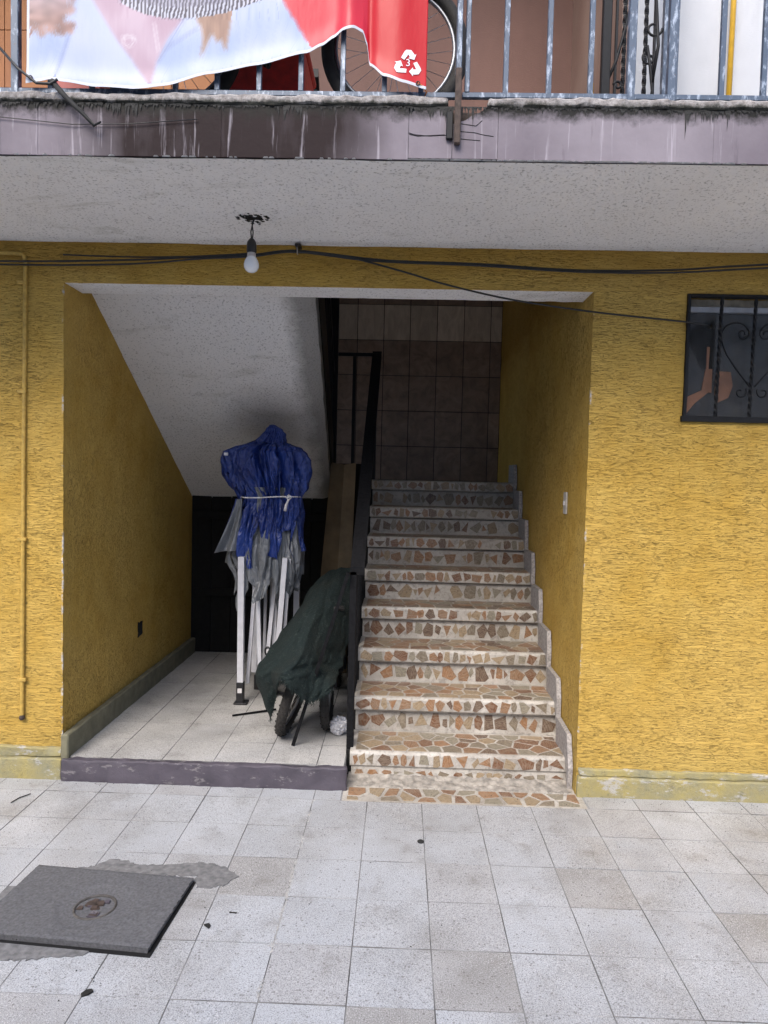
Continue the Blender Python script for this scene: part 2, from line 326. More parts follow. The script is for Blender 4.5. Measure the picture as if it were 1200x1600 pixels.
# ------------------------------------------------------------------ mesh helpers
def tag(o, label=None, cat=None, group=None, kind=None):
    if label: o['label'] = label
    if cat: o['category'] = cat
    if group: o['group'] = group
    if kind: o['kind'] = kind
    return o
def empty(name, loc=(0, 0, 0), label=None, cat=None, group=None, kind=None):
    o = bpy.data.objects.new(name, None); o.empty_display_size = .1; o.location = loc; C.objects.link(o)
    bpy.context.view_layer.update()
    return tag(o, label, cat, group, kind)
class MB:
    """collects world-space geometry for ONE object"""
    def __init__(s): s.v = []; s.f = []; s.cols = None
    def add(s, vs, fs):
        o = len(s.v); s.v += [Vector(v) for v in vs]; s.f += [tuple(i+o for i in f) for f in fs]; return s
    def box(s, x0, x1, y0, y1, z0, z1):
        return s.add([(x0, y0, z0), (x1, y0, z0), (x1, y1, z0), (x0, y1, z0), (x0, y0, z1), (x1, y0, z1), (x1, y1, z1), (x0, y1, z1)],
                     [(0, 3, 2, 1), (4, 5, 6, 7), (0, 1, 5, 4), (1, 2, 6, 5), (2, 3, 7, 6), (3, 0, 4, 7)])
    def bbox(s, x0, x1, y0, y1, z0, z1, b=.003):
        bm = bmesh.new(); bmesh.ops.create_cube(bm, size=1)
        for v in bm.verts: v.co = Vector(((x0+x1)/2+v.co.x*(x1-x0), (y0+y1)/2+v.co.y*(y1-y0), (z0+z1)/2+v.co.z*(z1-z0)))
        bmesh.ops.bevel(bm, geom=bm.edges[:], offset=b, segments=1, affect='EDGES')
        s.addbm(bm); return s
    def addbm(s, bm):
        bm.verts.ensure_lookup_table(); s.add([v.co.copy() for v in bm.verts], [tuple(v.index for v in f.verts) for f in bm.faces]); bm.free(); return s
    def tube(s, pts, r, n=8, cap=True, twist=0, ry=None, a0=0.0):
        pts = [Vector(p) for p in pts]; base = len(s.v); rs = r if isinstance(r, (list, tuple)) else [r]*len(pts)
        up = None
        for i, p in enumerate(pts):
            t = (pts[min(i+1, len(pts)-1)]-pts[max(i-1, 0)]).normalized()
            if up is None: up = Vector((0, 1, 0)) if abs(t.y) < .9 else Vector((1, 0, 0))
            side = t.cross(up).normalized(); up = side.cross(t).normalized()
            for k in range(n):
                a = 2*pi*k/n+twist*i+a0
                s.v.append(p+side*cos(a)*rs[i]+up*sin(a)*(ry if ry else rs[i]))
        for i in range(len(pts)-1):
            for k in range(n):
                a = base+i*n+k; b = base+i*n+(k+1) % n; s.f.append((a, b, b+n, a+n))
        if cap:
            s.f.append(tuple(base+k for k in range(n))[::-1]); s.f.append(tuple(base+(len(pts)-1)*n+k for k in range(n)))
        return s
    def bar(s, a, b, wd, tw=0, seg=1):   # square bar between two points
        a = Vector(a); b = Vector(b); pts = [a.lerp(b, i/seg) for i in range(seg+1)]
        return s.tube(pts, wd*.7071, 4, True, tw, a0=pi/4)
    def lathe(s, prof, c, n=20):
        c = Vector(c); base = len(s.v)
        for r, z in prof:
            for k in range(n): s.v.append(c+Vector((r*cos(2*pi*k/n), r*sin(2*pi*k/n), z)))
        for i in range(len(prof)-1):
            for k in range(n):
                a = base+i*n+k; b = base+i*n+(k+1) % n; s.f.append((a, b, b+n, a+n))
        s.f.append(tuple(base+k for k in range(n))[::-1]); s.f.append(tuple(base+(len(prof)-1)*n+k for k in range(n)))
        return s
    def prism(s, poly, e0, axis, t):   # 2-D polygon pushed along an axis from e0 to t ; poly coords are the other two axes
        n = len(poly)
        def mk(p, e): return {'x': (e, p[0], p[1]), 'y': (p[0], e, p[1]), 'z': (p[0], p[1], e)}[axis]
        vs = [mk(p, e0) for p in poly]+[mk(p, t) for p in poly]
        tr = tessellate_polygon([[Vector((p[0], p[1], 0)) for p in poly]]) if n > 4 else None
        fs = [(i, (i+1) % n, (i+1) % n+n, i+n) for i in range(n)]
        if tr: fs += [tuple(t_) for t_ in tr]+[tuple(i+n for i in t_) for t_ in tr]
        else: fs += [tuple(range(n)), tuple(i+n for i in range(n))]
        return s.add(vs, fs)
    def grid(s, nu, nv, fn, closed=False):
        base = len(s.v)
        for j in range(nv+1):
            for i in range(nu+(0 if closed else 1)): s.v.append(Vector(fn(i/nu, j/nv)))
        wdt = nu if closed else nu+1
        for j in range(nv):
            for i in range(nu):
                a = base+j*wdt+i; b = base+j*wdt+(i+1) % wdt; s.f.append((a, b, b+wdt, a+wdt))
        return s
    def build(s, name, mat, parent=None, smooth=False, rough=0, col=None):
        me = bpy.data.meshes.new(name); 
        org = parent_world(parent) if parent else Vector((0, 0, 0))
        if not parent and s.v:
            mn = Vector([min(v[i] for v in s.v) for i in range(3)]); mx = Vector([max(v[i] for v in s.v) for i in range(3)])
            org = Vector(((mn.x+mx.x)/2, (mn.y+mx.y)/2, mn.z))
        vv = s.v
        if rough: vv = [v+noise.noise_vector(v*23)*rough for v in vv]
        me.from_pydata([v-org for v in vv], [], s.f); me.update()
        bm = bmesh.new(); bm.from_mesh(me); bmesh.ops.recalc_face_normals(bm, faces=bm.faces); bm.to_mesh(me); bm.free()
        if smooth:
            for p in me.polygons: p.use_smooth = True
            if smooth == 'auto':
                try: me.set_sharp_from_angle(angle=radians(35))
                except Exception: pass
        if mat: me.materials.append(mat)
        o = bpy.data.objects.new(name, me); C.objects.link(o)
        if parent: o.parent = parent
        else: o.location = org
        WORG[o.name] = org
        return o
WORG = {}
def parent_world(p):
    return WORG.get(p.name, Vector(p.location))
def _org(p): return parent_world(p)

def jag(poly, amp, step=.03):
    out = []; n = len(poly)
    for i in range(n):
        a = Vector(poly[i]).to_2d() if len(poly[i]) > 2 else Vector(poly[i]); b = Vector(poly[(i+1) % n])
        k = max(1, int((b-a).length/step))
        for j in range(k):
            q = a.lerp(b, j/k); out.append((q.x+random.uniform(-amp, amp), q.y+random.uniform(-amp, amp)))
    return out

# ------------------------------------------------------------------ ground and courtyard paving
base = MB().box(-60, 60, -60, 40, -.30, -.014).build('ground', m_asph); tag(base, kind='structure')
GX, GY, W = -1.3667, -.3991, .25
paving = empty('courtyard_paving', (0, -1, 0), kind='structure')
MB().box(-3.2, 3.2, -3.6, .02, -.012, -.0028).build('mortar_bed', m_joint, paving)
def tile_mesh(name, w, d, mat, t=.02, ch=.0012):
    x, y = w/2, d/2
    me = bpy.data.meshes.new(name)
    vs = [(-x, -y, -t), (x, -y, -t), (x, y, -t), (-x, y, -t), (-x, -y, -ch), (x, -y, -ch), (x, y, -ch), (-x, y, -ch),
          (-x+ch, -y+ch, 0), (x-ch, -y+ch, 0), (x-ch, y-ch, 0), (-x+ch, y-ch, 0)]
    fs = [(0, 1, 5, 4), (1, 2, 6, 5), (2, 3, 7, 6), (3, 0, 4, 7), (4, 5, 9, 8), (5, 6, 10, 9), (6, 7, 11, 10), (7, 4, 8, 11), (8, 9, 10, 11)]
    me.from_pydata(vs, [], fs); me.materials.append(mat); me.materials.append(m_joint); me.update()
    for i_ in range(8): me.polygons[i_].material_index = 1     # grimy tile edges
    return me
tm = tile_mesh('paving_tile', .2485, .2485, m_terr); tmw = tile_mesh('paving_tile', .2485, .2485, m_terrw)
cover_poly = [(-1.50, -1.30), (-1.50, -.74), (-.70, -.74), (-.68, -1.27)]
def put(me, name, parent, loc, rot=(0, 0, 0)):
    o = bpy.data.objects.new(name, me); o.parent = parent; o.location = Vector(loc)-_org(parent); o.rotation_euler = rot; C.objects.link(o); return o
WORG[paving.name] = Vector((0, -1, 0))
extra = MB()
split = {(8, 1), (9, 1), (3, 3), (2, 4)}
def shard(poly, z=0):
    b = MB(); n = len(poly)
    b.prism(poly, z-.02, 'z', z); return b
for i in range(-7, 19):
    for j in range(0, 13):
        x0 = GX+i*W; y1 = GY+W-j*W; y0 = y1-W; cx, cy = x0+W/2, y0+W/2
        zj = random.uniform(-.0012, .0012); rt = (random.uniform(-.002, .002), random.uniform(-.002, .002), random.uniform(-.0015, .0015))
        if -3 <= i <= 14 and j <= 6:
            if i in (0, 1) and j in (3,): continue          # under the inspection cover
            if (i, j) in split:
                e = .0014; a = (x0+e, y0+e); b_ = (x0+W-e, y0+e); c_ = (x0+W-e, y1-e); d = (x0+e, y1-e)
                if (i, j) == (9, 1): cr = [(x0+.05, y1-e), (x0+.045, y1-.08), (x0+.02, y1-.12), (x0+.012, y0+e)]; A = [a]+cr[::-1]+[d]; B = [b_, c_]+cr
                elif (i, j) == (8, 1): cr = [(x0+.16, y1-e), (x0+.19, y1-.09), (x0+.17, y0+.08), (x0+.18, y0+e)]; A = [a]+cr[::-1]+[d]; B = [b_, c_]+cr
                elif (i, j) == (3, 3): cr = [(x0+e, y0+.07), (x0+.05, y0+.055), (x0+.09, y0+e)]; A = [a]+cr[::-1]; B = [b_, c_, d]+cr
                else: cr = [(x0+.16, y1-e), (x0+.20, y1-.06), (x0+W-e, y1-.11)]; A = [c_]+cr; B = [a, b_]+cr[::-1]+[d]
                for P_ in (A, B):
                    cxx = sum(p[0] for p in P_)/len(P_); cyy = sum(p[1] for p in P_)/len(P_)
                    shard([(cxx+(p[0]-cxx)*.992, cyy+(p[1]-cyy)*.992) for p in P_], zj).build('paving_tile', m_terr, paving)
                continue
            put(tmw if (i, j) in {(8, 2), (3, 2), (6, 4), (5, 5), (10, 3)} else tm, 'paving_tile', paving, (cx, cy, zj), rt)
        else:
            h = W/2-.0014; extra.box(cx-h, cx+h, cy-h, cy+h, -.02, zj*.5)
eo = extra.build('outlying_tiles', m_terr, paving); eo['kind'] = 'stuff'
# cut tiles between the last row and the wall
for i in range(-3, 15):
    a, c = GX+i*W, GX+(i+1)*W
    for lo, hi in ((a, min(c, -.240)), (max(a, .903), c)):
        if hi-lo < .02 or (lo == a and hi == c and False): continue
        if hi <= -.239 or lo >= .902: put(tile_mesh('paving_tile', hi-lo-.0016, .1444, m_terr), 'paving_tile', paving, ((lo+hi)/2, GY+W+.0745, random.uniform(-.001, .001)))
# crumbled mortar in one long joint, and cement patches round the inspection cover
ms = MB(); x0 = GX+4*W
for k in range(900):
    y = random.uniform(-2.0, -.15); r = random.uniform(.0015, .006); x = x0+random.gauss(0, .005)+.006*noise.noise(Vector((y*4, 9, 0)))
    if noise.noise(Vector((y*6, 0, 3))) < -.10: continue
    ms.add([(x-r, y-r, -.004), (x+r, y-r*.6, -.004), (x+r*.7, y+r, -.004), (x-r*.8, y+r*.8, -.004), (x, y, .0025+r*.3)], [(0, 1, 4), (1, 2, 4), (2, 3, 4), (3, 0, 4)])
o = ms.build('joint_mortar', m_mortarw, paving); o['kind'] = 'stuff'
def patch(poly, z, name, amp=.008, mat=None, th=.012):
    MB().prism(jag(poly, amp, .012), z-th, 'z', z).build(name, mat or m_mortar, paving, rough=.0)
patch([(-1.22, -.86), (-1.19, -.775), (-1.12, -.755), (-1.07, -.70), (-.95, -.735), (-.80, -.725), (-.72, -.70), (-.63, -.735), (-.56, -.79), (-.60, -.85), (-.70, -.875), (-.72, -.80), (-.9, -.80)], .0035, 'cement_patch')
patch([(-1.55, -1.16), (-1.34, -1.17), (-.93, -1.21), (-.93, -1.235), (-1.0, -1.245), (-1.12, -1.27), (-1.30, -1.28), (-1.55, -1.30)], .0032, 'cement_patch')
MB().box(-1.368, -.866, -1.150, -.898, -.012, .0008).build('cement_bed', m_mortar, paving)
# crazy-paving strip in front of the stair
def clip(poly, p, n):
    out = []
    for i in range(len(poly)):
        a = poly[i]; b = poly[(i+1) % len(poly)]
        da = (a[0]-p[0])*n[0]+(a[1]-p[1])*n[1]; db = (b[0]-p[0])*n[0]+(b[1]-p[1])*n[1]
        if da <= 0: out.append(a)
        if da*db < 0: t = da/(da-db); out.append((a[0]+(b[0]-a[0])*t, a[1]+(b[1]-a[1])*t))
    return out
def voronoi(w_, h_, nx, ny, gap, jit=.42, drop=0, shrink_rand=0.0, rng=random):
    pts = [((i+.5+rng.uniform(-jit, jit)+(.25 if j % 2 else -.25)*(ny > 1))*w_/nx, (j+.5+rng.uniform(-jit, jit)*(1 if ny > 1 else .3))*h_/ny) for j in range(ny) for i in range(nx)]
    cells = []
    for k, p in enumerate(pts):
        c = [(gap, gap), (w_-gap, gap), (w_-gap, h_-gap), (gap, h_-gap)]
        for m, q in enumerate(pts):
            if m == k: continue
            dx, dy = q[0]-p[0], q[1]-p[1]; L = sqrt(dx*dx+dy*dy)
            if L > 3.2*max(w_/nx, h_/ny) or L < 1e-6: continue
            n = (dx/L, dy/L); mid = ((p[0]+q[0])/2-n[0]*gap/2, (p[1]+q[1])/2-n[1]*gap/2); c = clip(c, mid, n)
            if len(c) < 3: break
        if len(c) < 3 or rng.random() < drop: continue
        cx = sum(a[0] for a in c)/len(c); cy = sum(a[1] for a in c)/len(c)
        s = 1-rng.uniform(0, shrink_rand)
        c = [(cx+(a[0]-cx)*s*(1-rng.uniform(0, shrink_rand*.9)), cy+(a[1]-cy)*s*(1-rng.uniform(0, shrink_rand*.5))) for a in c]
        # drop slivers
        area = abs(sum(c[i][0]*c[(i+1) % len(c)][1]-c[(i+1) % len(c)][0]*c[i][1] for i in range(len(c))))/2
        if area > .00012: cells.append(c)
    return cells
def chips(w_, h_, n, rng, fill=.78):
    out = []; x = 0.0
    ws = [rng.uniform(.45, 1.5) for _ in range(n)]; t = sum(ws)
    for q in ws:
        cw = q*w_/t; cx = x+cw/2+rng.uniform(-.05, .05)*cw; cy = h_*rng.uniform(.42, .58); x += cw
        if rng.random() < .03: continue
        m = rng.choice((3, 4, 4, 5, 5, 6)); rx = min(cw*.50, h_*rng.uniform(.55, 1.0)); ry = min(h_*.5*rng.uniform(.62, 1.0), rx*1.5)*fill/.78
        a0 = rng.uniform(0, 6.28)
        P = sorted((a0+2*pi*i/m+rng.uniform(-.45, .45)) for i in range(m))
        c = [(cx+rx*rng.uniform(.85, 1.1)*cos(a)*1.08, min(h_, max(0, cy+ry*rng.uniform(.85, 1.12)*sin(a)*1.1))) for a in P]
        ar = abs(sum(c[i][0]*c[(i+1) % m][1]-c[(i+1) % m][0]*c[i][1] for i in range(m)))/2
        if ar > .00015: out.append(c)
    return out
def convex_fan(poly, lo, hi, place):
    """prism whose top edge is slightly chamfered; place(u, v, w) -> world"""
    n = len(poly); cx = sum(p[0] for p in poly)/n; cy = sum(p[1] for p in poly)/n
    vs = [place(p[0], p[1], lo) for p in poly]+[place(cx+(p[0]-cx)*.97, cy+(p[1]-cy)*.97, hi) for p in poly]
    return vs, [(i, (i+1) % n, (i+1) % n+n, i+n) for i in range(n)]+[tuple(range(n, 2*n))]
bedm = MB().box(-.235, .895, -.146, .125, -.014, -.0015).build('grout_bed', m_grout, paving)
for c in voronoi(1.11, .150, 13, 2, .010, .42, .05, .12):
    vs, fs = convex_fan(c, -.002, .0015, lambda u, v, w_: (-.228+u, -.145+v, w_)); MB().add(vs, fs).build('paving_stone', m_stone, paving)

# ------------------------------------------------------------------ street facade
XL, XR = -1.610, .874
fac = empty('yellow_facade', (0, .1, 0), 'yellow raked stucco house wall around the open stair alcove', 'wall'); WORG[fac.name] = Vector((0, .1, 0))
def sheet_wall(x0, x1, z0, z1, y=0, nx=None, edgeL=False, edgeR=False):
    """front sheet with slightly uneven corner edges, closed by a box behind"""
    pass
def pier(x0, x1, y0, y1, z0, z1, mat, name, jitter=.0022):
    nx = max(2, int((x1-x0)/.05)); nz = max(2, int((z1-z0)/.03)); b = MB()
    def wob(x, y, z):
        n1 = noise.noise(Vector((x*9, y*9, z*14)))*jitter+noise.noise(Vector((x*40, y*40, z*50)))*jitter*.6
        return n1
    b.grid(nx, nz, lambda u, v: (x0+(x1-x0)*u+(wob(x0, 5, z0+(z1-z0)*v) if u in (0, 1) else 0), y0+wob(x0+(x1-x0)*u, 1, z0+(z1-z0)*v)*1.2, z0+(z1-z0)*v))
    front = len(b.v)
    b.add([(x0, y1, z0), (x1, y1, z0), (x1, y1, z1), (x0, y1, z1)], [(0, 1, 2, 3)])
    # sides stitched
    wv = nx+1
    def side(idx, xx):
        vs = [b.v[r*wv+idx] for r in range(nz+1)]; bs = [Vector((xx, y1, v.z)) for v in vs]; o = len(b.v); b.v += [v.copy() for v in vs]+bs
        for r in range(nz): b.f.append((o+r, o+r+1, o+nz+1+r+1, o+nz+1+r))
    side(0, x0); side(nx, x1)
    vs = [b.v[i] for i in range(nx+1)]; o = len(b.v); b.v += [v.copy() for v in vs]+[Vector((v.x, y1, z0)) for v in vs]
    for r in range(nx): b.f.append((o+r, o+r+1, o+nx+1+r+1, o+nx+1+r))
    return b.build(name, mat, fac, smooth='auto')
ZC = 2.565
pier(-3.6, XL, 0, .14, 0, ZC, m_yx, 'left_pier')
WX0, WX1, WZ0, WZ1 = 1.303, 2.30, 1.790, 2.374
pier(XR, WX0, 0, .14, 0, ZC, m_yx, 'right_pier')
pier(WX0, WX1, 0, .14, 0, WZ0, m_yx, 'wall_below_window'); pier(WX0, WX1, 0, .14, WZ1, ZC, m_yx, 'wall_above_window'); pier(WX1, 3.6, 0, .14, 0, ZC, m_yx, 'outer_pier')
pier(XL, XR, 0, .006, 2.376, ZC, m_yx, 'lintel_face')
# the returns into the alcove
MB().grid(40, 60, lambda u, v: (XL-.004*noise.noise(Vector((0, u*20, v*30)))-.0, .141+u*1.95, 2.7*v)).add([(XL-.12, .141, 0), (XL-.12, 2.09, 0), (XL-.12, 2.09, 2.7), (XL-.12, .141, 2.7)], [(0, 1, 2, 3)]).build('left_return', m_yz, fac, smooth=True)
MB().grid(60, 70, lambda u, v: (XR+.004*noise.noise(Vector((3, u*25, v*30))), .141+u*2.90, 3.4*v)).add([(XR+.12, .141, 0), (XR+.12, 3.04, 0), (XR+.12, 3.04, 3.4), (XR+.12, .141, 3.4)], [(0, 1, 2, 3)]).build('right_return', m_yz, fac, smooth=True)
# faces of the opening sides (brushed like the returns)
MB().add([(XL+.0015, .002, .0), (XL+.0015, .142, .0), (XL+.0015, .142, 2.376), (XL+.0015, .002, 2.376)], [(0, 1, 2, 3)]).build('jamb_face', m_yz, fac)
MB().add([(XR-.0015, .002, .0), (XR-.0015, .142, .0), (XR-.0015, .142, 2.376), (XR-.0015, .002, 2.376)], [(0, 1, 2, 3)]).build('jamb_face', m_yz, fac)
# white underside of the lintel
b = MB(); b.grid(90, 6, lambda u, v: (XL+.0005+(XR-XL-.001)*u, .0065+.185*v, 2.376+.0025*noise.noise(Vector((u*40, v*3, 0))))); b.add([(XL, .0065, ZC), (XR, .0065, ZC), (XR, .1915, ZC), (XL, .1915, ZC)], [(0, 1, 2, 3)])
b.add([(XL, .1915, 2.378), (XR, .1915, 2.378), (XR, .1915, ZC), (XL, .1915, ZC)], [(0, 1, 2, 3)])
b.build('lintel_underside', m_ceil, fac, smooth=True)
# skirtings on the street side
def rough_box(x0, x1, y0, y1, z0, z1, name, mat, par, amp=.004, st=.03):
    bm = bmesh.new(); bmesh.ops.create_cube(bm, size=1)
    for v in bm.verts: v.co = Vector(((x0+x1)/2+v.co.x*(x1-x0), (y0+y1)/2+v.co.y*(y1-y0), (z0+z1)/2+v.co.z*(z1-z0)))
    long_e = [e for e in bm.edges if e.calc_length() > st*2]
    bmesh.ops.bevel(bm, geom=bm.edges[:], offset=.006, segments=1, affect='EDGES')
    for ax, L in ((0, x1-x0), (1, y1-y0), (2, z1-z0)):
        nn = int(L/st)
        for k in range(1, nn):
            pc = [x0, y0, z0]; pc[ax] += L*k/nn; no = [0, 0, 0]; no[ax] = 1
            bmesh.ops.bisect_plane(bm, geom=bm.verts[:]+bm.edges[:]+bm.faces[:], plane_co=pc, plane_no=no)
    for v in bm.verts: v.co += noise.noise_vector(v.co*17)*amp+noise.noise_vector(v.co*60)*amp*.5
    b = MB(); b.addbm(bm); return b.build(name, mat, par, smooth='auto')
rough_box(XR+.002, 3.5, -.030, .01, -.01, .095, 'skirting', m_skirt, fac, .004, .035)
rough_box(XR+.01, 3.5, -.016, .01, .095, .130, 'skirting_cap', m_skirt, fac, .006, .03)
rough_box(-3.5, XL+.01, -.034, .01, -.01, .100, 'skirting', m_skirt, fac, .005, .035)
rough_box(-3.5, XL+.004, -.018, .01, .10, .150, 'skirting_cap', m_skirt, fac, .008, .03)
# outlet hole low on the left return, light switch on the right one
MB().prism(jag([(.955, .47), (1.03, .475), (1.03, .555), (.96, .56)], .006, .02), XL-.002, 'x', XL+.006).build('outlet_hole', m_hole, fac)
sw = MB().bbox(XR-.011, XR-.001, .352, .412, 1.326, 1.441, .003).build('switch_plate', m_switch, fac)
MB().bbox(XR-.017, XR-.0105, .372, .392, 1.372, 1.395, .002).build('switch_rocker', m_cord, sw)

# window with grille
win = empty('window', (WX0, 0, WZ0)); win.parent = fac; win.location = Vector((WX0, 0, WZ0))-WORG[fac.name]; WORG[win.name] = Vector((WX0, 0, WZ0))
fw = .016
MB().bbox(WX0+.001, WX0+fw, -.012, .03, WZ0+.001, WZ1-.001, .002).bbox(WX1-fw, WX1-.001, -.012, .03, WZ0+.001, WZ1-.001, .002).bbox(WX0+fw, WX1-fw, -.011, .029, WZ1-fw+.003, WZ1-.001, .002).bbox(WX0-.008, WX1-fw, -.018, .031, WZ0-.004, WZ0+.022, .002).build('frame', m_blackm, win)
MB().box(WX0+.02, WX1, .135, .139, WZ0, WZ1).build('dark_interior', m_hole, win)
MB().bbox(WX0+.02, WX1-.02, .045, .075, 2.300, 2.330, .003).build('aluminium_rail', m_alu, win)
MB().grid(60, 2, lambda u, v: (WX0+.02+u*.95, .082+.004*sin(u*90), 2.325+.045*v)).build('blind', m_cream, win)
def wp(px, py, y=.05):    # helper for outlines measured on the window
    d = (3.29+y)/3.29
    x = 1.306+(px-1075)/330.5; z = 2.371-(py-460)/336.0
    return (x*d, 1.4827+(z-1.4827)*d)
pane_y = .060
def pane(pts, name, mat, y=pane_y, t=.004): MB().prism([wp(a, b_, y) for a, b_ in pts], y, 'y', y+t).build(name, mat, win)
pane([(1077, 486), (1120, 486), (1118, 500), (1112, 497), (1092, 507), (1077, 520)], 'glass_pane', m_glass)
pane([(1077, 530), (1100, 575), (1107, 576), (1104, 600), (1102, 606), (1077, 620), (1066, 625), (1070, 575)], 'glass_pane', m_glass)
pane([(1119, 487), (1400, 487), (1400, 655), (1066, 655), (1070, 645), (1090, 612), (1104, 607), (1116, 611), (1119, 576)], 'glass_pane', m_glass, .066)
pane([(1107, 574), (1117, 574), (1117, 611), (1102, 607)], 'cardboard_patch', m_cardo, .052, .006)
pane([(1072, 622), (1104, 606), (1114, 609), (1092, 628), (1080, 644), (1072, 637)], 'cardboard_patch', m_cardo, .050, .006)
pane([(1124, 577), (1145, 578), (1149, 600), (1143, 618), (1127, 626), (1122, 612)], 'cardboard_patch', m_cardo, .0525, .006)
pane([(1108, 540), (1112, 540), (1111, 575), (1108, 575)], 'wooden_edge', m_cardo, .075, .006)
gl = bpy.data.materials.new('grey_haze_glass'); gl.use_nodes = True; gt = gl.node_tree; gb = gt.nodes['Principled BSDF']
gb.inputs['Base Color'].default_value = (.10, .10, .098, 1); gb.inputs['Roughness'].default_value = .12; gb.inputs['Alpha'].default_value = .16
MB().box(WX0+.018, WX1-.018, .036, .039, WZ0+.018, 2.302).build('added_haze_pane', gl, win)  # grey pane added to dim and haze what lies behind it
bx = 1.462
while bx < WX1-.03:
    top = Vector((bx, -.004, WZ1-.014)); bot = Vector((bx-.008, -.004, WZ0+.018))
    MB().tube([top.lerp(bot, i/80) for i in range(81)], .0085, 4, True, .32).build('grille_bar', m_blackm, win)
    bx += .155
def spiral(c, r0, r1, a0, a1, n=22):
    return [(c[0]+(r0+(r1-r0)*i/n)*cos(a0+(a1-a0)*i/n), c[1]+(r0+(r1-r0)*i/n)*sin(a0+(a1-a0)*i/n)) for i in range(n+1)]
def scroll(axis_x, sgn):
    # half a heart: small spiral at the top inside, big shoulder, straight run down to the axis, small spiral out at the foot
    c1 = (-.047, 2.197); top = spiral(c1, .010, .027, radians(120), radians(-200+360*0), 26)
    sh = spiral((-.088, 2.180), .068, .062, radians(25), radians(195), 18)
    run = [(-.145, 2.150), (-.125, 2.10), (-.075, 2.03), (-.012, 1.955)]
    for nm, pts in (('scroll', sh+run), ('scroll', spiral((-.052, 2.196), .030, .008, radians(60), radians(-380), 34)), ('scroll', spiral((-.052, 1.928), .030, .007, radians(30), radians(-300), 28)+[])):
        MB().tube([(axis_x+sgn*x, -.004+(.002 if len(pts) > 24 else 0), z) for x, z in pts], .0042, 6).build(nm, m_blackm, win, smooth=True)
scroll(1.617, 1); scroll(1.617, -1)
scroll(2.08, 1)

# ------------------------------------------------------------------ alcove floor, kerb, cement skirting
alc = empty('alcove_floor', (-.9, 1, .105), kind='structure'); WORG[alc.name] = Vector((-.9, 1, .105))
ZP = .105
MB().box(XL-.05, -.236, -.014, 2.10, -.01, ZP-.006).build('mortar_bed', m_joint, alc)
rough_box(XL+.012, -.222, -.050, -.012, -.01, ZP+.001, 'painted_kerb', m_kerb, alc, .007, .022)
ta = tile_mesh('floor_tile', .2485, .2485, m_terr2)
for i in range(6):
    for j in range(9):
        x0 = -1.640+i*W+.02; y0 = -.02+j*W+.01
        if x0+W > -.236:
            wdt = -.237-x0
            if wdt > .03: put(tile_mesh('floor_tile', wdt-.003, .2485, m_terr2), 'floor_tile', alc, (x0+wdt/2, y0+W/2, ZP+random.uniform(-.001, .0005)))
        elif y0+W < 2.3: put(ta, 'floor_tile', alc, (x0+W/2, y0+W/2, ZP+random.uniform(-.001, .0005)), (random.uniform(-.001, .001), random.uniform(-.001, .001), 0))
rough_box(XL+.003, XL+.040, -.03, 2.06, ZP-.02, ZP+.115, 'cement_skirting', m_skgrey, alc, .003, .04)

# blackened store door at the back of the alcove
dr = empty('blackened_door', (-.95, 2.06, ZP), 'blackened plank door closing the low space behind the folded tent', 'door'); WORG[dr.name] = Vector((-.95, 2.06, ZP))
MB().box(XL-.05, -.20, 2.075, 2.10, 0, 1.60).build('door_backing', m_hole, dr)
for k in range(9):
    x = XL+.004+k*.155
    MB().bbox(x, x+.150, 2.052+random.uniform(0, .004), 2.074, ZP+.004, 1.50, .003).build('plank', m_blackdoor, dr)
MB().bbox(XL+.02, -.24, 2.034, 2.052, .55, .61, .003).build('rail', m_blackdoor, dr); MB().bbox(XL+.02, -.24, 2.034, 2.052, 1.15, 1.21, .003).build('rail', m_blackdoor, dr)

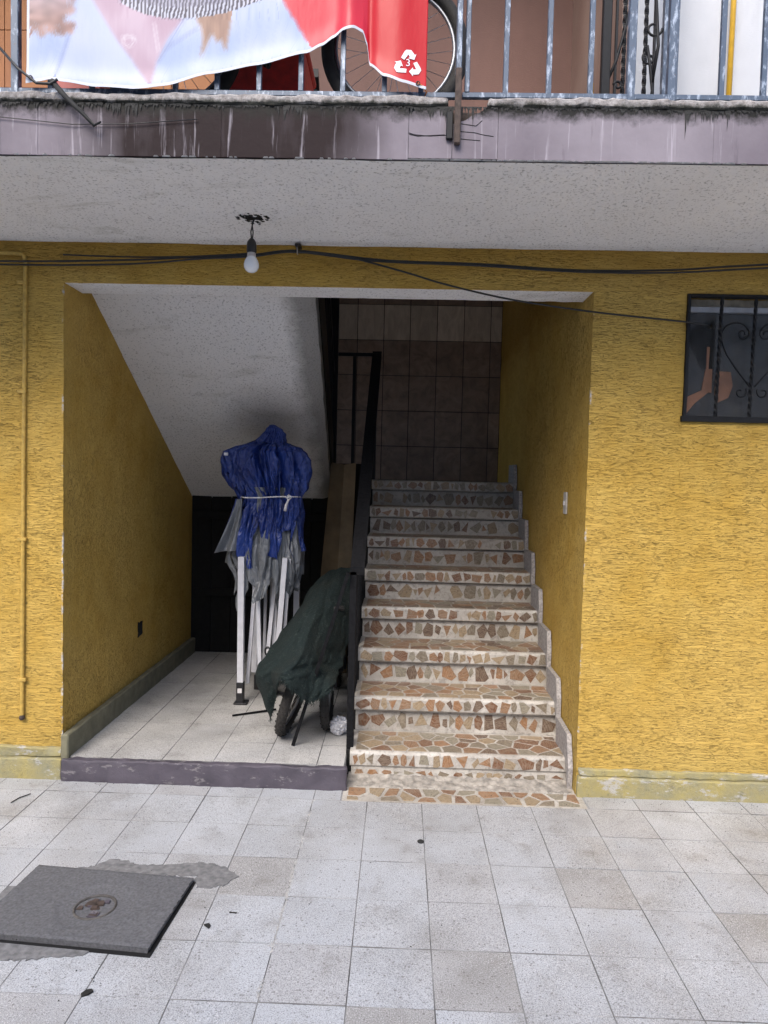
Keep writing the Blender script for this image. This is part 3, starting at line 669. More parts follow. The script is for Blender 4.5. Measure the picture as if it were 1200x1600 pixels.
# ------------------------------------------------------------------ lower stair flight
Y1, RUN, Z1, RISE = .103, .2672, .1341, .1927
SL, SR = -.2147, .8803-.012
st = empty('staircase', (.33, .1, 0), 'stair of pale mosaic steps with brown stone pieces climbing into the dark', 'staircase'); WORG[st.name] = Vector((.33, .1, 0))
rng = random.Random(31)
NF = .075        # nosing face height
SETB = .034      # riser set back under the nosing
for k in range(9):
    y = Y1+k*RUN; z = Z1+k*RISE
    if k == 8: break
    zl = z-RISE if k else -.01
    # riser block with rounded nosing slab
    sb0 = SETB if k else .010
    core = MB().box(SL+.004, SR, y+sb0, y+RUN+SETB-.001 if k < 7 else 3.0, zl if k else -.01, z-NF-(.009 if k else 0))
    core.box(SL+.006, SR-.001, y+sb0+.030, y+RUN+SETB-.003 if k < 7 else 2.98, z-NF-.012, z-.012)
    stp = core.build('step', m_grout, st)
    nb = MB()
    prof = [(y+.004, z-NF), (y, z-NF+.006), (y-.002, z-.014), (y+.002, z-.005), (y+.010, z), (y+RUN+SETB-.002 if k < 7 else 2.99, z+.0), (y+RUN+SETB-.002 if k < 7 else 2.99, z-NF)]
    n = len(prof); x_l, x_r = SL+random.uniform(-.004, .0), SR
    vs = [(x_l, p[0], p[1]) for p in prof]+[(x_r, p[0], p[1]) for p in prof]
    nb.add(vs, [(i, (i+1) % n, (i+1) % n+n, i+n) for i in range(n)]+[tuple(range(n)), tuple(range(n, 2*n))])
    nb.build('nosing', m_grout, stp)
    wdt = SR-SL
    if not k:      # crumbling mortar run up against the first riser
        fb = MB(); fp = [(.135, .018), (.108, .018), (.085, .010), (.055, .006), (.025, .003), (.004, .0), (-.004, -.008)]
        fb.grid(130, 18, lambda u, v: (SL-.008+(SR-SL+.016)*u, *(lambda q: (fp[int(q)][0]+(fp[min(6, int(q)+1)][0]-fp[int(q)][0])*(q-int(q)), fp[int(q)][1]+(fp[min(6, int(q)+1)][1]-fp[int(q)][1])*(q-int(q))))(v*5.999)))
        fb.v = [q+Vector((0, noise.noise(q*45)*.010, noise.noise(q*60+Vector((5, 0, 0)))*.007+noise.noise(q*22)*.005)) for q in fb.v]
        fb.build('mortar_fillet', m_fillet, stp, smooth='auto')
    for c in chips(wdt-.02, NF-.012, 19, rng, 1.05):
        vs, fs = convex_fan(c, 0, .0022, lambda u, v, w_: (SL+.01+u, y-.0005-w_, z-NF+.005+v)); MB().add(vs, fs).build('stone_piece', m_stone, stp)
    rh = (z-NF-.009)-(zl if k else .0)
    for c in chips(wdt-.02, rh-.018, 18, rng, .95):
        vs, fs = convex_fan(c, 0, .0022, lambda u, v, w_: (SL+.01+u, y+sb0-w_, (zl if k else 0)+.010+v)); MB().add(vs, fs).build('stone_piece', m_stone, stp)
    td = RUN+SETB-.03 if k < 7 else .9
    cells = voronoi(wdt-.03, td, 11, 4 if k < 7 else 9, .008, .40, .0, .03, rng)
    if k < 1:
        for c in cells:
            vs, fs = convex_fan(c, 0, .0012, lambda u, v, w_: (SL+.015+u, y+.012+v, z+.0004+w_)); MB().add(vs, fs).build('stone_piece', m_stone, stp)
    else:
        b = MB()
        for c in cells:
            vs, fs = convex_fan(c, 0, .0012, lambda u, v, w_: (SL+.015+u, y+.012+v, z+.0004+w_)); b.add(vs, fs)
        o = b.build('tread_mosaic', m_stone, stp); o['kind'] = 'stuff'
# landing block body
MB().box(-1.62, SL, 2.11, 3.0, 1.30, 1.482).build('landing', m_grout, st)
MB().box(-.2365, SL+.002, Y1+.03, 2.10, ZP-.1, ZP+.02).build('stringer_foot', m_blackdoor, st)
b = MB(); pr = [(Y1+.02, -.005), (2.1, -.005), (2.1, 1.46), (Y1+.02+7*RUN, 1.46)]
pr = [(Y1+.035, 0.0)]+[(Y1+.035, Z1-.07)]+[q for k in range(1, 8) for q in ((Y1+k*RUN+.035, Z1+(k-1)*RISE-.012), (Y1+k*RUN+.035, Z1+k*RISE-.07))]+[(2.05, 1.41), (2.05, 0)]
b.prism(pr, -.232, 'x', SL+.002); b.build('flight_side', m_blackdoor, st)
# stepped terrazzo skirting against the right return
for k in range(8):
    y = Y1+k*RUN; z = Z1+k*RISE; H = .135
    lo = z-.004
    poly = [(y-.055, lo-.10 if k else 0.0), (y-.055, z+.035), (y-.030, z+H-.02), (y-.022, z+H), (y+RUN-.058, z+H), (y+RUN-.058, lo), (y+.0, lo)]
    if k == 0: poly = [(y-.06, .0), (y-.07, z-.02), (y-.028, z+H-.04), (y-.018, z+H-.01), (y+RUN-.058, z+H), (y+RUN-.058, lo), (y+.0, lo)]
    MB().prism(poly, SR-.001, 'x', SR-.024).build('skirting_piece', m_tskirt, st)

# ------------------------------------------------------------------ upper flight seen from below (white underside)
up = empty('upper_stair_flight', (-1.05, 1.2, 1.35), 'white plastered sloping underside of the upper stair flight', 'staircase'); WORG[up.name] = Vector((-1.05, 1.2, 1.35))
def sz(y): return 2.42-.613*(y-.27)
def xe(y): return -.455-.040*(y-.2)
b = MB()
def sof(u, v):
    y = .15+v*1.93; x = XL+(xe(y)-XL)*u
    z = sz(y)+.004*noise.noise(Vector((x*6, y*6, 0)))
    if u > .93: z += .03*((u-.93)/.07)**2
    return (x+(.0 if u < 1 else .006*noise.noise(Vector((0, y*9, 1)))), y, z)
b.grid(60, 60, sof)
b.build('underside', m_soffit, up, smooth=True)
MB().add([(xe(.15), .15, sz(.15)+.028), (xe(2.08), 2.08, sz(2.08)+.028), (xe(2.08), 2.08, sz(2.08)+.20), (xe(.15), .15, sz(.15)+.20)], [(0, 1, 2, 3)]).add([(XL, .15, sz(.15)+.20), (xe(.15), .15, sz(.15)+.20), (xe(2.08), 2.08, sz(2.08)+.20), (XL, 2.08, sz(2.08)+.20)], [(0, 1, 2, 3)]).build('flight_edge', m_mortar, up)
MB().box(XL-.03, xe(2.08), 2.08, 2.11, 1.347, 1.60).build('flight_foot', m_soffit, up)

# tiled back wall of the stairwell
bw = empty('tiled_back_wall', (.1, 3.01, 1.48), 'brown tiled wall at the back of the stair landing, pale travertine row on top', 'wall'); WORG[bw.name] = Vector((.1, 3.01, 1.48))
MB().box(-1.7, 1.0, 3.012, 3.10, 1.3, 3.5).build('wall_backing', m_joint2, bw)
xs = [-1.61, -1.377, -1.137, -.897, -.657, -.417, -.181, .054, .295, .535, .772, .872]; zs = [1.484, 1.788, 2.104, 2.419, 2.732, 3.046, 3.36]
for i in range(len(xs)-1):
    for j in range(len(zs)-1):
        o = MB().bbox(xs[i]+.003, xs[i+1]-.003, 3.002+random.uniform(-.001, .001), 3.0125, zs[j]+.003, zs[j+1]-.003, .0015).build('wall_tile', m_trav if j == 4 else m_slate, bw)
        if j == 4: o['label'] = 'pale travertine tile'
# stairwell shell above the view
MB().box(-1.75, 1.05, .87, 3.1, 3.36, 3.5).build('stairwell_ceiling', m_ceil)['kind'] = 'structure'
MB().box(-1.75, XL-.002, .15, 3.1, 2.7, 3.36).build('stairwell_side_wall', m_yz)['kind'] = 'structure'

# ------------------------------------------------------------------ stair railings
rl = empty('stair_railing', (-.2, .2, ZP), 'black iron handrail climbing beside the mosaic steps', 'railing'); WORG[rl.name] = Vector((-.2, .2, ZP))
def hz(y): return 1.018+(y-.15)*.728
b = MB(); x0, x1 = -.238, -.168
ys = [.15, 2.10]
b.add([(x, y, hz(y)+dz) for y in ys for x in (x0, x1) for dz in (-.012, .028)], [(0, 1, 3, 2), (4, 6, 7, 5), (0, 4, 5, 1), (2, 3, 7, 6), (0, 2, 6, 4), (1, 5, 7, 3)])
b.build('handrail', m_rail, rl)
MB().bbox(-.240, -.205, .15, .190, .02, hz(.17)-.01, .002).build('post', m_rail, rl)
for k in range(1, 13):
    y = .15+k*.148; zb = Z1+int((y-Y1)/RUN)*RISE
    MB().bbox(-.235, -.217, y, y+.016, zb-.05, hz(y)-.008, .001).build('baluster', m_rail, rl)
MB().bbox(-.240, -.196, 2.06, 2.104, 1.30, 2.445, .002).build('landing_post', m_blackm, rl)
MB().bbox(-.50, -.196, 2.085, 2.104, 2.425, 2.450, .001).build('landing_rail', m_blackm, rl)
MB().bbox(-.387, -.362, 2.086, 2.104, 1.40, 2.424, .001).build('baluster', m_blackm, rl)
r2 = empty('upper_railing', (-.48, 1.2, 1.7), 'black iron railing along the upper flight beside the white underside', 'railing'); WORG[r2.name] = Vector((-.48, 1.2, 1.7))
MB().bbox(-.590, -.505, 2.115, 2.150, 1.35, 3.0, .002).build('newel_post', m_blackm, r2)
for k in range(14):
    y = .25+k*.135; z = sz(y)+.08
    MB().bbox(xe(y)-.022, xe(y)-.006, y, y+.016, z, z+.95, .001).build('baluster', m_blackm, r2)
b = MB(); b.add([(x, y, sz(y)+d) for y in (.2, 2.1) for x in (xe(y)-.035, xe(y)+.004) for d in (.98, 1.02)], [(0, 1, 3, 2), (4, 6, 7, 5), (0, 4, 5, 1), (2, 3, 7, 6), (0, 2, 6, 4), (1, 5, 7, 3)]); b.build('handrail', m_blackm, r2)
b = MB(); b.add([(x, y, sz(y)+d) for y in (.16, 2.06) for x in (xe(y)+.002, xe(y)+.008) for d in (.15, .48)], [(0, 1, 3, 2), (4, 6, 7, 5), (0, 4, 5, 1), (2, 3, 7, 6), (0, 2, 6, 4), (1, 5, 7, 3)]); b.build('stringer_plate', m_blackm, r2)

# leaning brace bar and cardboard
MB().bar((-.519, .221, .108), (-.246, .125, 1.02), .018).build('iron_bar', m_rail)
tag(bpy.data.objects['iron_bar'], 'thin dark iron bar leaning from the alcove floor to the handrail end', 'bar')
cb = empty('cardboard_sheet', (-.45, 1.65, ZP), 'folded brown cardboard sheet standing between the tent and the handrail', 'cardboard'); WORG[cb.name] = Vector((-.45, 1.65, ZP))
def lean(pts, mat, nm):
    b = MB(); q = [Vector(p) for p in pts]; t = Vector((0, .012, 0)); n = len(q)
    b.add(q+[p+t for p in q], [(0, 1, 2, 3), (4, 7, 6, 5), (0, 4, 5, 1), (1, 5, 6, 2), (2, 6, 7, 3), (3, 7, 4, 0)]); b.build(nm, mat, cb)
lean([(-.600, 1.60, .11), (-.455, 1.52, .11), (-.405, 1.70, 1.585), (-.505, 1.76, 1.60)], m_card, 'panel')
lean([(-.454, 1.52, .11), (-.35, 1.58, .11), (-.325, 1.75, 1.60), (-.404, 1.70, 1.585)], m_card2, 'panel')  # halves of one folded sheet, lit and shaded sides put into the colours

# ------------------------------------------------------------------ balcony slab, fascia, ceiling
sb = empty('balcony_slab', (0, -.4, ZC), 'concrete balcony slab with purple tiled edge above the alcove', 'balcony'); WORG[sb.name] = Vector((0, -.4, ZC))
YO = -.872
b = MB(); b.grid(120, 30, lambda u, v: (-3.6+7.2*u, YO-.001+(.0-YO+.001+.14)*v, ZC+.004*noise.noise(Vector((u*25, v*6, 2))))); b.build('stippled_ceiling', m_ceil, sb, smooth=True)
MB().box(-3.6, .135, YO+.003, .87, ZC+.008, 2.742).box(.135, .262, YO+.06, .87, ZC+.008, 2.742).box(.262, 3.6, YO+.003, .87, ZC+.008, 2.742).build('slab_core', m_mortar, sb)
xsf = [-3.4, -2.6, -1.9, -1.40, -1.272, -.64, -.002, .146, .300, 1.02, 1.80, 2.5, 3.5]
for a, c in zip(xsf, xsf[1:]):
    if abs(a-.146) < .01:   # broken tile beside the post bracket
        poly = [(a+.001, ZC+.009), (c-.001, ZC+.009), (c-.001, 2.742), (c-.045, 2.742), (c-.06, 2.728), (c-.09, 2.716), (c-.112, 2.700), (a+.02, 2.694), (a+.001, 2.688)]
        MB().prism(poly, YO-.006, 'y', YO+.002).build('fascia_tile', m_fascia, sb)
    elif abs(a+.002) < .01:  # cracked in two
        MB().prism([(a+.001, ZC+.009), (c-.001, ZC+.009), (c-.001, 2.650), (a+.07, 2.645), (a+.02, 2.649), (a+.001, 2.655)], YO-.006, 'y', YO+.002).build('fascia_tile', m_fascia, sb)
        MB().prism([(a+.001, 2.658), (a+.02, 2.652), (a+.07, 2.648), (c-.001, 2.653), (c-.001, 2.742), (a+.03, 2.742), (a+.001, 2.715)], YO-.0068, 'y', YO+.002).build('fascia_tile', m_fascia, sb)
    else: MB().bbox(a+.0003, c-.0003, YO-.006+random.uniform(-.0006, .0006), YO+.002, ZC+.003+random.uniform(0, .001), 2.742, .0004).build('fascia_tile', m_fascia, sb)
MB().bbox(.150, .262, YO+.03, YO+.055, 2.690, 2.745, .002).build('exposed_mortar', m_rust, sb)
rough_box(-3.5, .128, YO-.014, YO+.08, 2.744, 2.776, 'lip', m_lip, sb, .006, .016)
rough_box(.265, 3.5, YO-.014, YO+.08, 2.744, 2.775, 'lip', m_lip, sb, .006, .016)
# black drips under the lip: grime plus its overhang shadow painted in
gr = MB(); rg = random.Random(5)
for k in range(1500):
    x = rg.uniform(-1.6, 1.8); L = abs(rg.gauss(0, .010))+.002
    if noise.noise(Vector((x*3.5, 0, 0))) > .25: L *= 2.4
    wv = rg.uniform(.002, .006); y = YO-.007; z = 2.745
    gr.add([(x-wv, y, z), (x+wv, y, z), (x+wv*.4, y-.002, z-L*.6), (x+rg.uniform(-.002, .002), y, z-L), (x-wv*.5, y-.002, z-L*.55)], [(0, 1, 2, 3, 4)])
o = gr.build('grime_and_lip_shadow', m_leaf, sb); o['kind'] = 'stuff'
# white mortar crumbs along the lower fascia edge
gr = MB()
for k in range(320):
    x = rg.uniform(.0, 1.1) if rg.random() < .75 else rg.uniform(-1.6, 1.8); r = rg.uniform(.0015, .006)
    y = YO-.007; z = ZC+.003
    gr.add([(x-r*1.8, y, z-.002), (x+r*1.8, y, z-.002), (x+r, y-.005, z+r*.35), (x-r, y-.004, z+r*.4), (x, y+.004, z+r*.3)], [(0, 1, 2, 3), (2, 3, 4), (0, 3, 4), (1, 2, 4)])
o = gr.build('mortar_crumbs', m_mortarw, sb); o['kind'] = 'stuff'

# upper storey behind the balcony
uw = MB().box(-.40, .927, .870, .93, 2.742, 5.4).build('brown_upper_wall', m_brownw); tag(uw, 'brown painted upper wall behind the bicycle and balcony bars', 'wall')
ow = empty('orange_tiled_wall', (-2, .87, 2.75), 'orange tiled upper wall at the far left behind the banner', 'wall'); WORG[ow.name] = Vector((-2, .87, 2.75))
MB().box(-3.6, -.402, .877, .93, 2.742, 5.4).build('wall_backing', m_brownw, ow)
for i in range(7):
    for j in range(5): MB().bbox(-3.05+i*.33+.002, -3.05+(i+1)*.33-.002, .868, .8765, 2.75+j*.33, 2.75+(j+1)*.33-.004, .001).build('wall_tile', m_orange, ow)
sw_ = MB().box(.927, .99, -.10, .87, 2.742, 5.4).build('salmon_return_wall', m_beige); tag(sw_, 'faded salmon return wall between the brown wall and the iron gate', 'wall')
ww = MB().grid(80, 80, lambda u, v: (.991+u*2.6, -.10+.003*noise.noise(Vector((u*60, v*60, 0))), 2.742+v*2.66)).add([(.9905, -.097, 2.742), (.9905, .3, 2.742), (.9905, .3, 5.4), (.9905, -.097, 5.4)], [(0, 1, 2, 3)]).build('white_upper_wall', m_whitew, smooth=True); tag(ww, 'white scored render wall behind the right balcony bars', 'wall')
yp = MB().tube([(1.392, -.125, 2.75), (1.402, -.125, 4.0), (1.41, -.125, 5.3)], .0115, 12).build('gas_pipe', m_ypipe, smooth=True); tag(yp, 'yellow gas pipe running up the white upper wall', 'pipe')
MB().box(-3.6, 3.6, -.25, .95, 5.3, 5.42).build('upper_ceiling', m_opp)['kind'] = 'structure'
# wrought iron gate standing at the door
ga = empty('iron_gate', (.95, -.3, 2.745), 'black wrought iron gate with twisted bars in front of the white wall', 'gate'); WORG[ga.name] = Vector((.95, -.3, 2.745))
MB().bbox(.790, .826, -.31, -.28, 2.745, 4.7, .003).build('gate_post', m_blackm, ga); MB().bbox(.843, .853, -.305, -.292, 2.745, 4.7, .001).build('gate_bar', m_blackm, ga)
MB().bbox(1.040, 1.066, -.312, -.28, 2.745, 4.7, .003).bbox(1.070, 1.100, -.318, -.284, 2.745, 4.7, .003).build('gate_post', m_blue_iron, ga)
MB().bbox(1.000, 1.010, -.305, -.293, 2.745, 4.7, .001).build('gate_bar', m_blackm, ga)
for x in (.880, .968): MB().tube([(x, -.30, 2.745+i*.009) for i in range(210)], .0095, 4, True, .35).build('twisted_bar', m_blackm, ga)
for s_ in (spiral((1.0, 3.37), .035, .008, 0, -7), spiral((.985, 3.25), .030, .010, 2, 8), spiral((.87, 3.05), .022, .006, 0, 7), spiral((.86, 3.14), .018, .006, 3, -4)):
    MB().tube([(x, -.302, z) for x, z in s_], .0055, 6).build('scroll', m_blackm, ga, smooth=True)
MB().tube([(.975, -.303, 3.30), (.990, -.303, 3.22), (1.003, -.303, 3.12), (.997, -.303, 3.05)], .007, 6).tube([(.81, -.303, 3.14), (.85, -.303, 3.24), (.875, -.303, 3.34), (.90, -.303, 3.45)], .006, 6).tube([(1.005, -.304, 3.48), (1.02, -.304, 3.30), (1.0, -.304, 3.15)], .007, 6).build('leaf_ornament', m_blackm, ga, smooth=True)

# ------------------------------------------------------------------ balcony railing
br = empty('balcony_railing', (0, -.86, 2.775), 'slate blue iron balcony railing along the slab edge', 'railing'); WORG[br.name] = Vector((0, -.86, 2.775))
MB().bbox(-3.5, .166, -.868, -.850, 2.780, 2.798, .002).bbox(.176, 3.5, -.869, -.851, 2.781, 2.799, .002).build('bottom_rail', m_blue_iron, br)
MB().bbox(-3.5, 3.5, -.870, -.850, 3.78, 3.80, .002).build('top_rail', m_blue_iron, br)
barx = [-2.6, -2.45, -2.3, -2.15, -2.0, -1.85, -1.7, -1.53, -1.235, -1.092, -.948, -.804, -.660, -.516, -.373, -.230, -.088, .036, .322, .467, .607, 1.045, 1.185, 1.33, 1.475, 1.62, 1.765, 1.91, 2.05]
for x in barx: MB().bbox(x-.0085, x+.0085, -.868, -.851, 2.797, 3.781, .0015).build('railing_bar', m_blue_iron, br)
for x in (-1.357, .742, .877): MB().bbox(x-.013, x+.013, -.871, -.845, 2.776, 3.80, .002).build('railing_post', m_blue_iron, br)
MB().bbox(.152, .170, -.898, -.850, 2.86, 3.80, .002).build('railing_post', m_blue_iron, br)
MB().bbox(.184, .200, -.872, -.850, 2.797, 3.78, .002).build('railing_post', m_blue_iron, br)
b = MB().bbox(.151, .172, -.902, -.880, 2.615, 2.862, .003).build('rusty_post_foot', m_rust, br)
pl = MB().bbox(.124, .147, -.893, -.879, 2.632, 2.722, .003).build('fixing_plate', m_blackm, br)
for z in (2.655, 2.700): MB().lathe([(.007, 0), (.007, .004), (.004, .006)], (0, 0, 0), 6).build('bolt', m_rust, pl).matrix_local = Matrix.Translation(Vector((.135, -.893, z))-WORG[br.name]) @ Matrix.Rotation(pi/2, 4, 'X')

# ------------------------------------------------------------------ banner with printed picture
def bot_z(x):   # lower edge: pairs (x px, y px) of the hanging edge, in metres on the banner
    pts = [(36, 128), (58, 124), (75, 120), (100, 124), (150, 133), (210, 136), (260, 130), (330, 112), (400, 95), (480, 76), (503, 64), (520, 52), (535, 43), (553, 40), (566, 44), (573, 62), (577, 92), (600, 113), (630, 124), (670, 133)]
    px = 38+(x+1.306)*462.0
    for (a, ya), (b_, yb) in zip(pts, pts[1:]):
        if a <= px <= b_:
            t = (px-a)/(b_-a); t = t*t*(3-2*t)*.5+t*.5; y = ya+(yb-ya)*t; break
    else: y = pts[0][1] if px < pts[0][0] else pts[-1][1]
    return 3.067-y/477.0
BX0, BX1, BT = -1.306, .053, 3.80
def ban(x, z):
    px = 38+(x+1.306)*462.0
    y = -.888-.004*sin(x*7+1)-.003*sin(x*19+z*3)
    y += -.018*math.exp(-((px-545)/16)**2)+.010*math.exp(-((px-577)/8)**2)-.008*math.exp(-((px-620)/25)**2)
    y += -.006*math.exp(-((z-bot_z(x))/.04)**2)
    return Vector((x, y, z))
def inpoly(x, y, P):
    c = False; j = len(P)-1
    for i in range(len(P)):
        if (P[i][1] > y) != (P[j][1] > y) and x < (P[j][0]-P[i][0])*(y-P[i][1])/(P[j][1]-P[i][1])+P[i][0]: c = not c
        j = i
    return c
def lin(c): return tuple(((v/255)/12.92 if v/255 <= .04045 else ((v/255+.055)/1.055)**2.4) for v in c)
def mixc(a, b_, t): t = max(0, min(1, t)); return tuple(p+(q-p)*t for p, q in zip(a, b_))
def segd(px, py, a, b_):
    vx, vy = b_[0]-a[0], b_[1]-a[1]; t = max(0, min(1, ((px-a[0])*vx+(py-a[1])*vy)/(vx*vx+vy*vy))); return math.hypot(px-a[0]-t*vx, py-a[1]-t*vy)
def printcol(px, py, zb):
    dy = (bot_z_px(px)-py)
    n = noise.noise(Vector((px*.02, py*.02, 0))); nf = noise.noise(Vector((px*.25, py*.03, 3)))
    if dy < 4.5 or px < 41: return (226, 232, 244)
    edge = 450+(py-8)*.62+4*noise.noise(Vector((py*.15, 1, 1)))
    if px > edge and px > 440:
        base_ = (208, 18, 34)
        if px < 572: base_ = (224, 48, 70)
        return base_
    c = mixc((172, 190, 226), (198, 208, 236), .5+n*1.2+nf*.35)
    # cloth folds printed as thin pale blue lines
    if abs(math.sin(px*.21+py*.02+n*3)) < .10: c = mixc(c, (146, 164, 206), .45)
    # collar line
    if segd(px, py, (108, 40), (82, 118)) < 1.6: c = (148, 162, 206)
    if inpoly(px, py, [(84, 118), (112, 34), (128, -40), (150, -40), (165, 30), (200, 85), (230, 126)]): c = mixc(c, (206, 214, 240), .6)
    V = [(150, -60), (300, -60), (296, 12), (262, 55), (244, 92), (237, 127), (231, 127), (205, 88), (178, 52), (158, 20), (140, -10)]
    if inpoly(px, py, V):
        c = mixc((206, 182, 200), (190, 160, 180), .5+n*1.5+nf*.8)
        if segd(px, py, (240, 30), (247, 74)) < 1.2: c = (232, 222, 232)
        hx, hy = (px-200)/9.0, -(py-62)/9.0
        hv = (hx*hx+hy*hy-1)**3-hx*hx*hy**3
        hx2, hy2 = hx*1.35, hy*1.35; hv2 = (hx2*hx2+hy2*hy2-1)**3-hx2*hx2*hy2**3
        if hv < 0 and hv2 > 0: c = (232, 226, 236)
    else:
        for s_ in (((168, 22), (205, 84)), ((205, 84), (233, 127)), ((296, 12), (246, 92)), ((308, 40), (258, 72))):
            if segd(px, py, *s_) < 1.3: c = mixc(c, (140, 150, 195), .7)
    # hair blurs
    hd = 112+22*noise.noise(Vector((py*.07, 4, 0)))-px; hv_ = 50+26*noise.noise(Vector((px*.09, 0, 0)))-(px-45)*.08-py
    if hd > 0 and hv_ > 0 and (min(hd, hv_) > 14 or noise.noise(Vector((px*.35, py*.06, 9))) > -.25+.0*hd):
        c = mixc((150, 118, 112), (196, 156, 148), .5+noise.noise(Vector((px*.05, py*.12, 7)))*1.3)
        c = mixc(c, (190, 194, 222), max(0, .5-py*.02)*.5)
    k = (py-24)/70
    if -.5 < k < 1 and abs(px-(330-8*k)-6*sin(k*5)) < (1-k)*24+2*nf and not (k > .35 and abs(px-332) < 5*(k-.3)*6): c = mixc((150, 118, 104), (190, 152, 130), .5+nf)
    if -.5 < k < .7 and abs(px-348-6*k) < (0.75-k)*16: c = mixc((150, 118, 104), (184, 146, 126), .5+nf)
    # fringe of grey strands
    if 185 < px < 445:
        t = (px-185)/260; yc = -6+26*sin(pi*min(1, t*1.15)**.8)*1.05-(t > .6)*(t-.6)*26
        if py < yc+3:
            s1 = math.sin(px*1.05+py*.12+3*noise.noise(Vector((px*.07, py*.07, 5))))
            c = (205, 208, 226) if s1 > .15 else (66, 62, 82)
            if py < yc-14: c = mixc(c, (120, 118, 140), .4)
    return c
def bot_z_px(px): return (3.067-bot_z(BX0+(px-38)/462.0))*477.0
bn = empty('printed_banner', (-.63, -.89, 2.79), 'pale blue and red printed vinyl banner tied over the balcony railing', 'banner'); WORG[bn.name] = Vector((-.63, -.89, 2.79))
NU, NV = 420, 190
b = MB(); cols = []
for j in range(NV+1):
    for i in range(NU+1):
        x = BX0+(BX1-BX0)*i/NU; zb = bot_z(x); t = (j/NV)
        z = zb+(BT-zb)*(t**1.6)
        b.v.append(ban(x, z)); px = 38+(x+1.306)*462.0; py = (3.067-z)*477.0
        c = printcol(px, py, zb)
        if px < 480:
            cs = [c]+[printcol(px+dx_, py+dy_, zb) for dx_, dy_ in ((-3, -2), (3, 2), (2, -3), (-2, 3))]
            if bot_z_px(px)-py > 9 and px > 46 and not (188 < px < 440 and py < 24): c = tuple(sum(q[k_] for q in cs)/5 for k_ in range(3))
        c = lin(c); cols += [c[0]*.62, c[1]*.62, c[2]*.62, 1]
for j in range(NV):
    for i in range(NU): a = j*(NU+1)+i; b.f.append((a, a+1, a+NU+2, a+NU+1))
g = G('banner_print'); at = g.n.new('ShaderNodeAttribute'); at.attribute_name = 'print'
m_ban = g.fin(at.outputs['Color'], .36, g.bump(g.noise(g.pos((1, 1, .3)), 14, 3), .25, .01), spec=.25)
o = b.build('vinyl_sheet', m_ban, bn, smooth=True)
ca = o.data.color_attributes.new('print', 'FLOAT_COLOR', 'POINT'); ca.data.foreach_set('color', cols)
md = o.modifiers.new('thickness', 'SOLIDIFY'); md.thickness = .0008; md.offset = 1
# recycling symbol: three bent arrows and the figure 3
m_print = plain('pale_grey_print', (.66, .66, .70), .35, var=.05)
def onban(px, py, off=.0022): x = BX0+(px-38)/462.0; z = 3.067-py/477.0; v = ban(x, z); v.y -= off; return v
def decal(polys, name):
    b = MB()
    for P in polys:
        tr = tessellate_polygon([[Vector((p[0], p[1], 0)) for p in P]])
        b.add([onban(*p) for p in P]+[onban(p[0], p[1], .0017) for p in P], [tuple(t) for t in tr]+[(i, (i+1) % len(P), (i+1) % len(P)+len(P), i+len(P)) for i in range(len(P))])
    b.build(name, m_print, bn)
cx, cy = 637, 93
arrow = [(-11, -9.5), (-5.5, -19.5), (-3, -22), (4.5, -22), (8, -18), (10, -15), (12.5, -16.5), (9.5, -7.5), (0, -9.0), (2.8, -11), (0, -15), (-3.5, -9.5), (-6, -6)]
def rotp(p, a): return (cx+p[0]*cos(a)-p[1]*sin(a), cy+1+p[0]*sin(a)+p[1]*cos(a))
for k in range(3): decal([[rotp(p, 2*pi*k/3) for p in arrow]], 'recycling_arrow')
cu = bpy.data.curves.new('numeral', 'FONT'); cu.body = '3'; cu.size = 16; cu.resolution_u = 3
to = bpy.data.objects.new('tmp', cu); C.objects.link(to); bpy.context.view_layer.update(); me = to.to_mesh()
vs = [v.co.copy() for v in me.vertices]; fs = [tuple(p.vertices) for p in me.polygons]; mx = sum(v.x for v in vs)/len(vs); my = (max(v.y for v in vs)+min(v.y for v in vs))/2
to.to_mesh_clear(); bpy.data.objects.remove(to)
MB().add([onban(cx+(v.x-mx), cy-1-(v.y-my), .0024) for v in vs], fs).build('numeral_three', m_print, bn)
for (gx_, gy_) in ((46, 119), (653, 124)):
    p = onban(gx_, gy_, .003); b = MB()
    b.tube([p+Vector((.006*cos(a*pi/6), 0, .006*sin(a*pi/6))) for a in range(13)], .0018, 6, False); b.build('eyelet', m_rust, bn, smooth=True)
tg = plain('orange_tie_cord', (.45, .14, .02), .6)
MB().tube([onban(653, 124, .003), Vector((.045, -.895, 2.80)), Vector((.055, -.885, 2.787)), Vector((.048, -.862, 2.783))], .0022, 6).build('tie', tg, bn, smooth=True)

